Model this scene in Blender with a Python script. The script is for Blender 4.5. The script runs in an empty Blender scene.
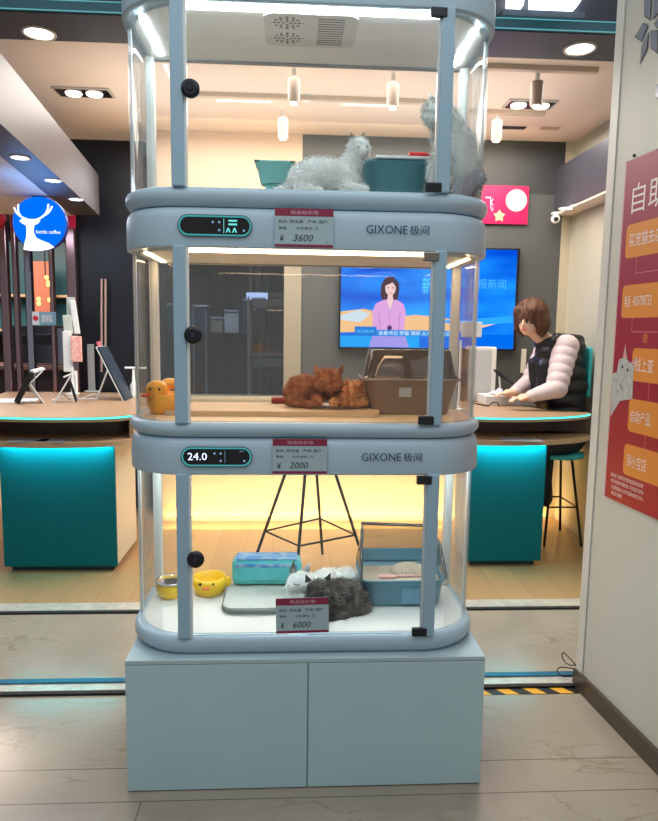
import bpy, bmesh, math, random
from mathutils import Vector, Matrix
random.seed(7)
SC = bpy.context.scene
COL = SC.collection
PI = math.pi

# ------------------------------------------------------------------ camera
FPX = 659.76
CAMP = Vector((-0.0537, -1.913, 1.4227))
pitch, yaw, roll = .1218, .0549, .014
cp, sp, cy, sy = math.cos(pitch), math.sin(pitch), math.cos(yaw), math.sin(yaw)
Fv = Vector((sy*cp, cy*cp, -sp)); Rv = Vector((cy, -sy, 0)); Uv = Rv.cross(Fv)
Rv, Uv = Rv*math.cos(roll)+Uv*math.sin(roll), Uv*math.cos(roll)-Rv*math.sin(roll)
cam = bpy.data.cameras.new('camera'); cam.sensor_fit = 'HORIZONTAL'; cam.sensor_width = 36
cam.lens = FPX*36/658; cam.clip_start = .02; cam.clip_end = 60
camo = bpy.data.objects.new('camera', cam); COL.objects.link(camo)
M = Matrix((Rv, Uv, -Fv)).transposed().to_4x4(); M.translation = CAMP
camo.matrix_world = M
SC.camera = camo

def at(u, v, Y=None, Z=None, X=None):
    """the point of the place seen at (u, v) of the photograph, on a known plane"""
    d = Fv*FPX + Rv*(u-329) - Uv*(v-410.5)
    if Y is not None: t = (Y-CAMP.y)/d.y
    elif Z is not None: t = (Z-CAMP.z)/d.z
    else: t = (X-CAMP.x)/d.x
    return CAMP + d*t

# ------------------------------------------------------------------ materials
def lin(c):
    return tuple(((x/255)/12.92 if x/255 <= .04045 else ((x/255+.055)/1.055)**2.4) for x in c)
_m = {}
def mat(name, rgb, rough=.5, metal=0, var=.0, scale=8, spec=.5, bump=0, coat=0, rgb2=None):
    if name in _m: return _m[name]
    m = bpy.data.materials.new(name); m.use_nodes = True
    nt = m.node_tree; b = nt.nodes['Principled BSDF']
    c = lin(rgb)
    b.inputs['Base Color'].default_value = (*c, 1)
    b.inputs['Roughness'].default_value = rough
    b.inputs['Metallic'].default_value = metal
    b.inputs['Specular IOR Level'].default_value = spec
    b.inputs['Coat Weight'].default_value = coat
    if var or rgb2 or bump:
        tc = nt.nodes.new('ShaderNodeTexCoord'); n = nt.nodes.new('ShaderNodeTexNoise')
        n.inputs['Scale'].default_value = scale; n.inputs['Detail'].default_value = 5
        nt.links.new(tc.outputs['Object'], n.inputs['Vector'])
        r = nt.nodes.new('ShaderNodeValToRGB')
        c2 = lin(rgb2) if rgb2 else tuple(x*(1-var) for x in c)
        r.color_ramp.elements[0].position = .35; r.color_ramp.elements[1].position = .65
        r.color_ramp.elements[0].color = (*c2, 1); r.color_ramp.elements[1].color = (*c, 1)
        nt.links.new(n.outputs['Fac'], r.inputs['Fac']); nt.links.new(r.outputs['Color'], b.inputs['Base Color'])
        if bump:
            bp = nt.nodes.new('ShaderNodeBump'); bp.inputs['Strength'].default_value = bump
            bp.inputs['Distance'].default_value = .004
            nt.links.new(n.outputs['Fac'], bp.inputs['Height']); nt.links.new(bp.outputs['Normal'], b.inputs['Normal'])
    _m[name] = m
    return m

def emis(name, rgb, strength):
    if name in _m: return _m[name]
    m = bpy.data.materials.new(name); m.use_nodes = True
    nt = m.node_tree; nt.nodes.remove(nt.nodes['Principled BSDF'])
    e = nt.nodes.new('ShaderNodeEmission'); e.inputs[0].default_value = (*lin(rgb), 1); e.inputs[1].default_value = strength
    nt.links.new(e.outputs[0], nt.nodes['Material Output'].inputs[0])
    _m[name] = m
    return m

def glass(name, tint=(1, 1, 1), gloss=1.0, rough=.0, ior=1.45, haze=0, hazecol=(200, 210, 215)):
    if name in _m: return _m[name]
    m = bpy.data.materials.new(name); m.use_nodes = True
    nt = m.node_tree; nt.nodes.remove(nt.nodes['Principled BSDF'])
    t = nt.nodes.new('ShaderNodeBsdfTransparent'); t.inputs[0].default_value = (*tint, 1)
    g = nt.nodes.new('ShaderNodeBsdfGlossy'); g.inputs['Roughness'].default_value = rough
    f = nt.nodes.new('ShaderNodeFresnel'); f.inputs[0].default_value = ior
    mu = nt.nodes.new('ShaderNodeMath'); mu.operation = 'MULTIPLY'; mu.inputs[1].default_value = gloss
    nt.links.new(f.outputs[0], mu.inputs[0])
    mx = nt.nodes.new('ShaderNodeMixShader'); nt.links.new(mu.outputs[0], mx.inputs[0])
    base = t.outputs[0]
    if haze:
        d = nt.nodes.new('ShaderNodeBsdfDiffuse'); d.inputs[0].default_value = (*lin(hazecol), 1)
        m2 = nt.nodes.new('ShaderNodeMixShader'); m2.inputs[0].default_value = haze
        nt.links.new(t.outputs[0], m2.inputs[1]); nt.links.new(d.outputs[0], m2.inputs[2]); base = m2.outputs[0]
    nt.links.new(base, mx.inputs[1]); nt.links.new(g.outputs[0], mx.inputs[2])
    nt.links.new(mx.outputs[0], nt.nodes['Material Output'].inputs[0])
    _m[name] = m
    return m

# ------------------------------------------------------------------ mesh collector
class MB:
    def __init__(s): s.v = []; s.f = []; s.mi = []; s.mats = []; s.sm = []
    def _mi(s, m):
        if m not in s.mats: s.mats.append(m)
        return s.mats.index(m)
    def add(s, vs, fs, m, smooth=False):
        o = len(s.v); k = s._mi(m)
        s.v += [tuple(v) for v in vs]
        for f in fs:
            s.f.append([i+o for i in f]); s.mi.append(k); s.sm.append(smooth)
        return s
    def box(s, a, b, m, bev=0):
        x0, y0, z0 = (min(a[i], b[i]) for i in range(3)); x1, y1, z1 = (max(a[i], b[i]) for i in range(3))
        if bev:
            bm = bmesh.new(); bmesh.ops.create_cube(bm, size=1)
            for v in bm.verts:
                v.co = Vector(((x0+x1)/2+v.co.x*(x1-x0), (y0+y1)/2+v.co.y*(y1-y0), (z0+z1)/2+v.co.z*(z1-z0)))
            bmesh.ops.bevel(bm, geom=bm.edges[:], offset=min(bev, .49*min(x1-x0, y1-y0, z1-z0)), segments=2, affect='EDGES', profile=.5)
            bm.verts.index_update()
            s.add([v.co for v in bm.verts], [[v.index for v in f.verts] for f in bm.faces], m); bm.free()
            return s
        return s.add([(x0,y0,z0),(x1,y0,z0),(x1,y1,z0),(x0,y1,z0),(x0,y0,z1),(x1,y0,z1),(x1,y1,z1),(x0,y1,z1)],
                     [(0,3,2,1),(4,5,6,7),(0,1,5,4),(1,2,6,5),(2,3,7,6),(3,0,4,7)], m)
    def loft(s, rings, m, cap=True, smooth=True, closed=True):
        n = len(rings[0]); vs = [p for r in rings for p in r]; fs = []
        for i in range(len(rings)-1):
            for j in range(n if closed else n-1):
                k = (j+1) % n
                fs.append((i*n+j, i*n+k, (i+1)*n+k, (i+1)*n+j))
        s.add(vs, fs, m, smooth)
        if cap:
            s.add(rings[0], [list(range(n))[::-1]], m); s.add(rings[-1], [list(range(n))], m)
        return s
    def tube(s, pts, r, m, n=10, cap=True):
        pts = [Vector(p) for p in pts]; rs = r if isinstance(r, (list, tuple)) else [r]*len(pts)
        rings = []; up = None
        for i, p in enumerate(pts):
            d = (pts[min(i+1, len(pts)-1)]-pts[max(i-1, 0)]).normalized()
            if up is None:
                up = Vector((0, 0, 1)) if abs(d.z) < .9 else Vector((1, 0, 0))
            a = d.cross(up).normalized(); b = a.cross(d).normalized(); up = b
            rings.append([p+(a*math.cos(t)+b*math.sin(t))*rs[i] for t in [2*PI*k/n for k in range(n)]])
        return s.loft(rings, m, cap)
    def cyl(s, c, r, h, m, n=24, axis='z', r2=None):
        c = Vector(c); d = {'x': Vector((1,0,0)), 'y': Vector((0,1,0)), 'z': Vector((0,0,1))}[axis]
        return s.tube([c, c+d*h], [r, r if r2 is None else r2], m, n)
    def lathe(s, c, prof, m, n=28, sx=1, syy=1):
        rings = [[(c[0]+r*sx*math.cos(2*PI*k/n), c[1]+r*syy*math.sin(2*PI*k/n), c[2]+z) for k in range(n)] for r, z in prof]
        return s.loft(rings, m, True)
    def ell(s, c, r, m, nu=16, nv=10):
        rings = []
        for i in range(1, nv):
            t = PI*i/nv
            rings.append([(c[0]+r[0]*math.sin(t)*math.cos(2*PI*k/nu), c[1]+r[1]*math.sin(t)*math.sin(2*PI*k/nu), c[2]-r[2]*math.cos(t)) for k in range(nu)])
        return s.loft(rings, m, True)
    def build(s, name, parent=None, loc=None):
        me = bpy.data.meshes.new(name)
        o = bpy.data.objects.new(name, me); COL.objects.link(o)
        off = Vector((0, 0, 0))
        if parent is not None:
            o.parent = parent; off = wloc(parent)
        elif loc is not None:
            off = Vector(loc); o.location = off
        me.from_pydata([tuple(Vector(v)-off) for v in s.v], [], s.f)
        for m in s.mats: me.materials.append(m)
        for p, k, sm in zip(me.polygons, s.mi, s.sm): p.material_index = k; p.use_smooth = sm
        me.update()
        bm = bmesh.new(); bm.from_mesh(me)
        bmesh.ops.recalc_face_normals(bm, faces=bm.faces[:]); bm.to_mesh(me); bm.free()
        return o
def wloc(o):
    v = Vector((0, 0, 0))
    while o is not None:
        v += Vector(o.location); o = o.parent
    return v

def tag(o, label=None, cat=None, group=None, kind=None):
    if label: o['label'] = label
    if cat: o['category'] = cat
    if group: o['group'] = group
    if kind: o['kind'] = kind
    return o
def thing(name, loc, label, cat, group=None):
    o = bpy.data.objects.new(name, None); COL.objects.link(o); o.location = loc; o.empty_display_size = .05
    return tag(o, label, cat, group)
def struct(mb, name): return tag(mb.build(name), kind='structure')
def dup(o, loc, label=None, group=None):
    def cpy(x, par):
        c = x.copy(); COL.objects.link(c); c.parent = par
        for ch in [k for k in COL.objects if k.parent == x]: cpy(ch, c)
        return c
    c = cpy(o, None); c.location = loc
    if label: c['label'] = label
    if group: c['group'] = group
    return c

_tc = {}
def text_geo(s):
    """outline triangles of a line of text, scaled to the unit box (x 0..1, y 0..1), plus its aspect"""
    if s in _tc: return _tc[s]
    cu = bpy.data.curves.new('t', 'FONT'); cu.body = s; cu.resolution_u = 2
    o = bpy.data.objects.new('t', cu); COL.objects.link(o)
    dg = bpy.context.evaluated_depsgraph_get(); dg.update()
    me = bpy.data.meshes.new_from_object(o.evaluated_get(dg))
    vs = [Vector(v.co) for v in me.vertices]; fs = [list(p.vertices) for p in me.polygons]
    bpy.data.objects.remove(o); bpy.data.meshes.remove(me); bpy.data.curves.remove(cu)
    x0 = min(v.x for v in vs); x1 = max(v.x for v in vs); y0 = min(v.y for v in vs); y1 = max(v.y for v in vs)
    r = ([((v.x-x0)/(x1-x0), (v.y-y0)/(y1-y0)) for v in vs], fs, (x1-x0)/(y1-y0))
    _tc[s] = r
    return r

class Board:
    """flat printed matter: layers of outlines on a plane, all in one mesh"""
    def __init__(s, O, R, U):
        s.O = Vector(O); s.R = Vector(R).normalized(); s.U = Vector(U).normalized(); s.N = s.R.cross(s.U)
        s.mb = MB()
    def P(s, x, y, l): return s.O + s.R*x + s.U*y + s.N*l
    def poly(s, pts, m, l): s.mb.add([s.P(x, y, l) for x, y in pts], [list(range(len(pts)))], m); return s
    def slab(s, x0, y0, x1, y1, th, m, r=0):
        pts = rrect(x0, y0, x1, y1, r) if r else [(x0,y0),(x1,y0),(x1,y1),(x0,y1)]
        s.mb.loft([[s.P(x, y, 0) for x, y in pts], [s.P(x, y, th) for x, y in pts]], m, True, False); return s
    def rect(s, x0, y0, x1, y1, m, l): return s.poly([(x0,y0),(x1,y0),(x1,y1),(x0,y1)], m, l)
    def rr(s, x0, y0, x1, y1, r, m, l): return s.poly(rrect(x0, y0, x1, y1, r), m, l)
    def circ(s, x, y, r, m, l, ry=None, n=28):
        return s.poly([(x+r*math.cos(2*PI*k/n), y+(ry or r)*math.sin(2*PI*k/n)) for k in range(n)], m, l)
    def text(s, t, x, y, w, h, m, l, shear=0):
        vs, fs, a = text_geo(t)
        s.mb.add([s.P(x+vx*w+vy*h*shear, y+vy*h, l) for vx, vy in vs], fs, m); return s
    def line(s, pts, w, m, l):
        for (x0, y0), (x1, y1) in zip(pts, pts[1:]):
            d = Vector((x1-x0, y1-y0)).normalized(); nx, ny = -d.y*w/2, d.x*w/2
            s.poly([(x0-nx,y0-ny),(x1-nx,y1-ny),(x1+nx,y1+ny),(x0+nx,y0+ny)], m, l)
        return s
    def build(s, name, parent=None): return s.mb.build(name, parent)
def rrect(x0, y0, x1, y1, r, n=6):
    p = []
    for cx, cy_, a in ((x1-r,y0+r,-PI/2),(x1-r,y1-r,0),(x0+r,y1-r,PI/2),(x0+r,y0+r,PI)):
        for k in range(n+1): t = a+PI/2*k/n; p.append((cx+r*math.cos(t), cy_+r*math.sin(t)))
    return p

def blob(name, shapes, m, parent, voxel=.006, smooth=6, tex=0, texs=.02):
    """one continuous body: capsules and ellipsoids fused by a voxel remesh"""
    mb = MB()
    for sh in shapes:
        if sh[0] == 'e': mb.ell(sh[1], sh[2], m, 20, 12)
        else:
            p0, r0, p1, r1 = Vector(sh[1]), sh[2], Vector(sh[3]), sh[4]
            d = (p1-p0); n = 5; pts = []; rs = []
            pts += [p0-d.normalized()*r0*.7, p0-d.normalized()*r0*.4]; rs += [r0*.6, r0*.9]
            for i in range(n+1): pts.append(p0+d*i/n); rs.append(r0+(r1-r0)*i/n)
            pts += [p1+d.normalized()*r1*.4, p1+d.normalized()*r1*.7]; rs += [r1*.9, r1*.6]
            mb.tube(pts, rs, m, 14)
    o = mb.build(name, parent)
    r = o.modifiers.new('r', 'REMESH'); r.mode = 'VOXEL'; r.voxel_size = voxel; r.use_smooth_shade = True
    sm = o.modifiers.new('s', 'SMOOTH'); sm.iterations = smooth; sm.factor = .5
    if tex:
        t = bpy.data.textures.new('fur_clumps', 'CLOUDS'); t.noise_scale = texs
        d = o.modifiers.new('d', 'DISPLACE'); d.texture = t; d.strength = tex; d.mid_level = .5
    dg = bpy.context.evaluated_depsgraph_get(); dg.update()
    me = bpy.data.meshes.new_from_object(o.evaluated_get(dg))
    o.modifiers.clear(); old = o.data; o.data = me; bpy.data.meshes.remove(old)
    for p in me.polygons: p.use_smooth = True
    return o

def fur(name, body, n, length, width, m, parent, flow=Vector((0, 0, -1)), lift=.5, mask=None):
    """thin curved tufts rooted in the body's surface"""
    me = body.data; off = wloc(body); polys = list(me.polygons)
    area = [p.area for p in polys]; ch = random.choices(range(len(polys)), weights=area, k=n)
    mb = MB()
    for i in ch:
        p = polys[i]; c = Vector(p.center)+off; nr = Vector(p.normal)
        if mask and not mask(c): continue
        c += Vector((random.gauss(0, .002), random.gauss(0, .002), random.gauss(0, .002)))
        t = (flow - nr*flow.dot(nr)); t = t.normalized() if t.length > 1e-3 else Vector((1, 0, 0))
        t = (t + Vector((random.gauss(0, .35), random.gauss(0, .35), random.gauss(0, .35)))).normalized()
        d1 = (nr*lift+t*(1-lift)).normalized(); d2 = (nr*lift*.4+t).normalized()
        L = length*random.uniform(.6, 1.2); s_ = nr.cross(t).normalized()*width
        a, b_, e = c-nr*.001, c+d1*L*.55, c+d1*L*.55+d2*L*.45
        mb.add([a-s_, a+s_, b_+s_*.6, b_-s_*.6, e], [(0, 1, 2, 3), (3, 2, 4)], m)
    o = mb.build(name, parent)
    return o

# ------------------------------------------------------------------ palette
M_cab = mat('pale blue grey cabinet board', (184, 212, 218), .45, var=.04, scale=3)
M_cabtop = mat('cabinet top board', (178, 200, 206), .35, var=.05, scale=4)
M_shell = mat('blue grey cage shell', (176, 200, 214), .38, var=.03, scale=5)
M_post = mat('blue grey post', (156, 186, 204), .35)
M_white = mat('white plastic', (228, 232, 230), .4)
M_ivory = mat('cage inner white', (226, 228, 222), .45, var=.03)
M_black = mat('black plastic', (14, 15, 20), .3)
M_dark = mat('dark bronze clip', (42, 44, 46), .35, metal=.5)
M_glass = glass('cage glass', (.985, .99, .99), .55)
M_glassh = glass('cage side glass', (.985, .992, .992), .30, .02, haze=.025, hazecol=(225, 235, 238))
M_led_cool = emis('cool white led', (228, 244, 250), 46)
M_led_warm = emis('warm led', (255, 212, 168), 22)
M_teal = mat('teal board', (0, 112, 120), .65, var=.05, scale=3, spec=.2)
M_chrome = mat('chrome', (205, 205, 208), .18, metal=1)
M_metalblk = mat('black metal', (16, 15, 15), .4, metal=.4)

# ------------------------------------------------------------------ the room
def floor_materials():
    m = bpy.data.materials.new('polished mall stone tiles'); m.use_nodes = True
    nt = m.node_tree; b = nt.nodes['Principled BSDF']; L = nt.links.new
    tc = nt.nodes.new('ShaderNodeTexCoord')
    sep = nt.nodes.new('ShaderNodeSeparateXYZ'); L(tc.outputs['Object'], sep.inputs[0])
    n1 = nt.nodes.new('ShaderNodeTexNoise'); n1.inputs['Scale'].default_value = 2.2; n1.inputs['Detail'].default_value = 8; n1.inputs['Distortion'].default_value = .6
    L(tc.outputs['Object'], n1.inputs['Vector'])
    r = nt.nodes.new('ShaderNodeValToRGB'); r.color_ramp.elements[0].position = .3; r.color_ramp.elements[1].position = .7
    r.color_ramp.elements[0].color = (*lin((150, 141, 126)), 1); r.color_ramp.elements[1].color = (*lin((168, 158, 143)), 1)
    L(n1.outputs['Fac'], r.inputs['Fac'])
    # thin dark veins
    mp = nt.nodes.new('ShaderNodeMapping'); mp.inputs['Rotation'].default_value = (0, 0, .5); mp.inputs['Scale'].default_value = (1, 2.6, 1)
    L(tc.outputs['Object'], mp.inputs['Vector'])
    n2 = nt.nodes.new('ShaderNodeTexNoise'); n2.inputs['Scale'].default_value = 2.3; n2.inputs['Detail'].default_value = 6; n2.inputs['Distortion'].default_value = 1.2
    L(mp.outputs[0], n2.inputs['Vector'])
    r2 = nt.nodes.new('ShaderNodeValToRGB'); e = r2.color_ramp.elements
    e[0].position = .485; e[0].color = (1, 1, 1, 1); e[1].position = .5; e[1].color = (.74, .70, .64, 1); k = e.new(.515); k.color = (1, 1, 1, 1)
    L(n2.outputs['Fac'], r2.inputs['Fac'])
    n3 = nt.nodes.new('ShaderNodeTexNoise'); n3.inputs['Scale'].default_value = 1.7; L(tc.outputs['Object'], n3.inputs['Vector'])
    r3 = nt.nodes.new('ShaderNodeValToRGB'); r3.color_ramp.elements[0].position = .5; r3.color_ramp.elements[1].position = .6
    L(n3.outputs['Fac'], r3.inputs['Fac'])
    mv = nt.nodes.new('ShaderNodeMix'); mv.data_type = 'RGBA'; mv.blend_type = 'MULTIPLY'
    L(r3.outputs['Color'], mv.inputs['Factor']); L(r.outputs['Color'], mv.inputs[6]); L(r2.outputs['Color'], mv.inputs[7])
    # joints at the rows' real places
    def joint(sock, pos, w):
        a = nt.nodes.new('ShaderNodeMath'); a.operation = 'SUBTRACT'; a.inputs[1].default_value = pos; L(sock, a.inputs[0])
        c = nt.nodes.new('ShaderNodeMath'); c.operation = 'ABSOLUTE'; L(a.outputs[0], c.inputs[0])
        d = nt.nodes.new('ShaderNodeMath'); d.operation = 'LESS_THAN'; d.inputs[1].default_value = w; L(c.outputs[0], d.inputs[0])
        return d.outputs[0]
    def mx(a, b_):
        q = nt.nodes.new('ShaderNodeMath'); q.operation = 'MAXIMUM'; L(a, q.inputs[0]); L(b_, q.inputs[1]); return q.outputs[0]
    j = mx(joint(sep.outputs[1], .1035, .0022), joint(sep.outputs[1], -.0514, .0022))
    j = mx(j, joint(sep.outputs[1], -.85, .002))
    fx = nt.nodes.new('ShaderNodeMath'); fx.operation = 'PINGPONG'; fx.inputs[1].default_value = .8
    ax = nt.nodes.new('ShaderNodeMath'); ax.operation = 'ADD'; ax.inputs[1].default_value = .503; L(sep.outputs[0], ax.inputs[0]); L(ax.outputs[0], fx.inputs[0])
    lt = nt.nodes.new('ShaderNodeMath'); lt.operation = 'LESS_THAN'; lt.inputs[1].default_value = .0018; L(fx.outputs[0], lt.inputs[0])
    by = nt.nodes.new('ShaderNodeMath'); by.operation = 'LESS_THAN'; by.inputs[1].default_value = -.0514; L(sep.outputs[1], by.inputs[0])
    an = nt.nodes.new('ShaderNodeMath'); an.operation = 'MULTIPLY'; L(lt.outputs[0], an.inputs[0]); L(by.outputs[0], an.inputs[1])
    j = mx(j, an.outputs[0])
    mj = nt.nodes.new('ShaderNodeMix'); mj.data_type = 'RGBA'; L(j, mj.inputs['Factor']); L(mv.outputs[2], mj.inputs[6]); mj.inputs[7].default_value = (*lin((110, 102, 92)), 1)
    L(mj.outputs[2], b.inputs['Base Color'])
    b.inputs['Roughness'].default_value = .2
    w = bpy.data.materials.new('tan shop floor tiles'); w.use_nodes = True
    nt2 = w.node_tree; b2 = nt2.nodes['Principled BSDF']
    tc2 = nt2.nodes.new('ShaderNodeTexCoord'); mp2 = nt2.nodes.new('ShaderNodeMapping'); mp2.inputs['Rotation'].default_value = (0, 0, PI/2)
    br = nt2.nodes.new('ShaderNodeTexBrick'); br.inputs['Scale'].default_value = 1; br.inputs['Brick Width'].default_value = .9; br.inputs['Row Height'].default_value = .18
    br.inputs['Mortar Size'].default_value = .0025; br.offset = .4
    br.inputs['Color1'].default_value = (*lin((182, 146, 104)), 1); br.inputs['Color2'].default_value = (*lin((170, 136, 96)), 1); br.inputs['Mortar'].default_value = (*lin((150, 118, 84)), 1)
    nt2.links.new(tc2.outputs['Object'], mp2.inputs[0]); nt2.links.new(mp2.outputs[0], br.inputs['Vector']); nt2.links.new(br.outputs['Color'], b2.inputs['Base Color'])
    b2.inputs['Roughness'].default_value = .3
    return m, w
Mf1, Mf2 = floor_materials()
fl = MB(); fl.box((-5, -3, -.05), (4, 1.35, 0), Mf1); fl.box((-5, 1.35, -.05), (4, 7, 0), Mf2)
struct(fl, 'floor')

M_ceil = mat('warm white ceiling', (238, 223, 208), .8, var=.02, scale=2)
M_beam = mat('dark grey beam panel', (62, 64, 74), .45)
M_navy = mat('navy black wall panel', (12, 18, 30), .4)
M_grey = mat('grey wall panel', (78, 80, 80), .5, var=.05, scale=2)
M_char = mat('charcoal wall panel', (50, 52, 55), .5)
M_cream = mat('cream wall paint', (186, 176, 154), .7, var=.02, scale=2)
M_beige = mat('beige wall board', (178, 156, 138), .6, var=.03, scale=2)
CZ = 2.79
struct(MB().box((-1.75, 1.30, CZ), (2.1, 3.4, CZ+.1), M_ceil), 'ceiling')
# shopfront beam with its teal edge
struct(MB().box((-5, 1.04, 2.70), (2.1, 1.31, 3.0), M_beam), 'trim_1')
M_tealedge = mat('teal glass edge', (10, 92, 108), .3)
M_tealline = emis('pale cyan light line', (120, 205, 215), .55)
te = MB().box((-5, 1.02, 2.703), (2.1, 1.04, 2.745), M_tealedge)
struct(te, 'trim_2')
for k, z in enumerate((2.703, 2.743)):
    struct(MB().box((-5, 1.016, z-.0016), (2.1, 1.02, z+.0016), M_tealline), 'trim_%d' % (3+k))
# back wall of the shop: dark wall, beige board over the dark window, grey wall with the screen
wb = MB()
wb.box((-1.72, 3.25, 0), (-1.05, 3.35, CZ), M_navy)
wb.box((-1.05, 2.95, 1.93), (0, 3.05, CZ), M_beige)
wb.box((-1.05, 2.95, 0), (0, 3.05, .93), M_cream)
wb.box((0, 2.95, .46), (1.22, 3.05, 2.42), M_grey)
wb.box((1.225, 2.95, .46), (1.90, 3.05, 2.42), M_grey)
wb.box((1.22, 2.96, .46), (1.225, 3.05, 2.42), M_char)
wb.box((0, 2.95, 2.42), (1.90, 3.05, CZ), M_char)
wb.box((0, 2.95, 0), (1.90, 3.05, .46), M_cream)
wb.box((1.90, 2.95, 0), (1.985, 3.05, CZ), M_cream)
struct(wb, 'wall_back')
wr = MB(); wr.box((1.97, 1.0, 0), (2.07, 2.95, CZ), mat('pale grey cream wall', (172, 170, 156), .7))
struct(wr, 'wall_right')
struct(MB().box((1.835, 1.31, 2.29), (1.97, 2.949, 2.60), mat('dark soffit', (58, 60, 70), .4)).box((1.84, 1.31, 2.275), (1.97, 2.949, 2.29), M_ceil), 'trim_5')
# left soffit over the cafe passage: real box whose face leans away to the left
def prism(mb, pts, z0, z1, m):
    mb.loft([[(x, y, z0) for x, y in pts], [(x, y, z1) for x, y in pts]], m, True, False); return mb
so = MB(); prism(so, [(-1.14, .30), (-1.425, 2.949), (-1.62, 2.949), (-1.285, .30)], 2.2, 2.475, mat('grey brown soffit', (76, 71, 71), .45))
struct(so, 'trim_6')
lc = MB(); prism(lc, [(-1.287, .3), (-1.622, 2.99), (-5, 2.99), (-5, .3)], 2.2, 2.3, mat('pinkish cafe ceiling', (196, 184, 180), .7)); struct(lc, 'ceiling_passage')
# window between shop and the room behind
win = MB().box((-1.05, 2.985, .93), (-.125, 2.997, 1.93), glass('dark window glass', (.55, .58, .62), 1.3, .02, 1.6))
struct(win, 'window_1')
struct(MB().box((-.125, 2.94, .93), (-.0, 3.0, 1.93), mat('cream frame', (150, 140, 122), .5)), 'trim_7')
struct(MB().box((-1.05, 2.945, .90), (-.125, 2.99, .93), M_cream), 'trim_8')
# far shell behind (cafe side)
far = MB(); far.box((-5, 6.5, 0), (0.2, 6.6, 3), mat('dim cafe wall', (40, 30, 32), .6)); struct(far, 'wall_far')
struct(MB().box((-5.1, -3, 0), (-5, 6.6, 3), mat('dim side wall', (60, 56, 58), .6)), 'wall_left')
struct(MB().box((-5, 3.36, 2.6), (.2, 6.6, 2.7), mat('cafe ceiling', (46, 40, 42), .7)), 'ceiling_cafe')
# floor rails
M_alu = mat('brushed aluminium rail', (214, 208, 196), .3, metal=.25, var=.2, scale=20)
M_railblue = mat('blue film rail', (44, 104, 134), .35, metal=.3)
M_railblk = mat('black rail rubber', (20, 20, 22), .6)  # plain black strip along the rails
struct(MB().box((-3.4, 1.305, 0), (1.97, 1.395, .012), M_alu).box((-3.4, 1.285, 0), (1.97, 1.305, .009), M_railblk), 'trim_9')
struct(MB().box((-3.4, .605, 0), (1.12, .635, .02), M_railblue).box((-3.4, .555, 0), (1.12, .605, .014), M_alu).box((-3.4, .54, 0), (1.12, .555, .01), M_railblk), 'trim_10')

# ------------------------------------------------------------------ the white partition with the poster
PO = Vector((1.108, .534, 0)); PD = Vector((.0861, -.9963, 0)); PN = Vector((-.9963, -.0861, 0))
M_part = mat('white partition panel', (203, 203, 192), .5, var=.02, scale=2)
M_trimw = mat('white partition trim', (212, 212, 204), .45)
def pbox(mb, s0, s1, z0, z1, d0, d1, m):
    a = [PO+PD*s+PN*d for s, d in ((s0,d0),(s1,d0),(s1,d1),(s0,d1))]
    mb.loft([[(p.x, p.y, z0) for p in a], [(p.x, p.y, z1) for p in a]], m, True, False); return mb
pw = MB(); pbox(pw, .022, 2.2, 0, 3.0, -.12, 0, M_part)
struct(pw, 'wall_partition')
struct(pbox(MB(), -.03, .018, 0, 3.0, -.12, .004, M_trimw), 'trim_11')
struct(pbox(MB(), -.03, 2.2, 0, .072, .0, .016, mat('dark brown kick plate', (86, 76, 66), .3, metal=.3, var=.15)), 'baseboard_right')
def pan(u, v):
    d = Fv*FPX + Rv*(u-329) - Uv*(v-410.5); t = (PO-CAMP).dot(PN)/d.dot(PN); P = CAMP+d*t
    return ((P-PO).dot(PD), P.z)
M_petal = mat('grey mirror inlay', (150, 156, 170), .2, metal=.15)
M_petald = mat('dark inlay edge', (50, 56, 64), .5)
pf = Board(PO, PD, (0, 0, 1))
def petal(pts, cx=(200, 160)):
    pp = [pan(600+x/6.84, y/6.84) for x, y in pts]
    c = (sum(p[0] for p in pp)/len(pp), sum(p[1] for p in pp)/len(pp))
    pf.poly([(c[0]+(a-c[0])*1.0, c[1]+(b-c[1])*1.0) for a, b in pp], M_petald, .0022)
    pf.poly([(c[0]+(a-c[0])*.86-.001, c[1]+(b-c[1])*.9+.002) for a, b in pp], M_petal, .003)
for pts in ([(300,155),(336,178),(290,288),(240,252)], [(338,215),(332,330),(276,446),(286,318)], [(350,210),(402,205),(402,372),(350,330)],
            [(305,-40),(360,-40),(352,145),(305,110)], [(372,-40),(420,-40),(420,80),(364,140)], [(372,160),(420,105),(420,200),(390,190)],
            ): petal(pts)
tag(pf.build('flower_emblem'), 'grey mirrored petal emblem at the top of the white partition', 'emblem')
pf = Board(PO, PD, (0, 0, 1)); petal([(388,580),(420,560),(420,690),(384,670)])
tag(pf.build('leaf_inlay'), 'single dark-edged inlay on the white partition between the petal emblem and poster', 'inlay')

M_poster = bpy.data.materials.new('crimson to red printed poster'); M_poster.use_nodes = True
nt = M_poster.node_tree; b = nt.nodes['Principled BSDF']; tc = nt.nodes.new('ShaderNodeTexCoord'); sp_ = nt.nodes.new('ShaderNodeSeparateXYZ')
mr = nt.nodes.new('ShaderNodeMapRange'); mr.inputs[1].default_value = .8; mr.inputs[2].default_value = 2.0
rp = nt.nodes.new('ShaderNodeValToRGB'); rp.color_ramp.elements[0].color = (*lin((168, 24, 30)), 1); rp.color_ramp.elements[1].color = (*lin((150, 32, 72)), 1); k = rp.color_ramp.elements.new(.4); k.color = (*lin((154, 16, 50)), 1)
nt.links.new(tc.outputs['Object'], sp_.inputs[0]); nt.links.new(sp_.outputs[2], mr.inputs[0]); nt.links.new(mr.outputs[0], rp.inputs[0]); nt.links.new(rp.outputs[0], b.inputs['Base Color']); b.inputs['Roughness'].default_value = .45
M_orange = mat('orange print', (222, 140, 52), .5)
M_pwhite = mat('white print', (240, 228, 224), .5)
M_pline = mat('pale pink print line', (205, 120, 130), .5)
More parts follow.
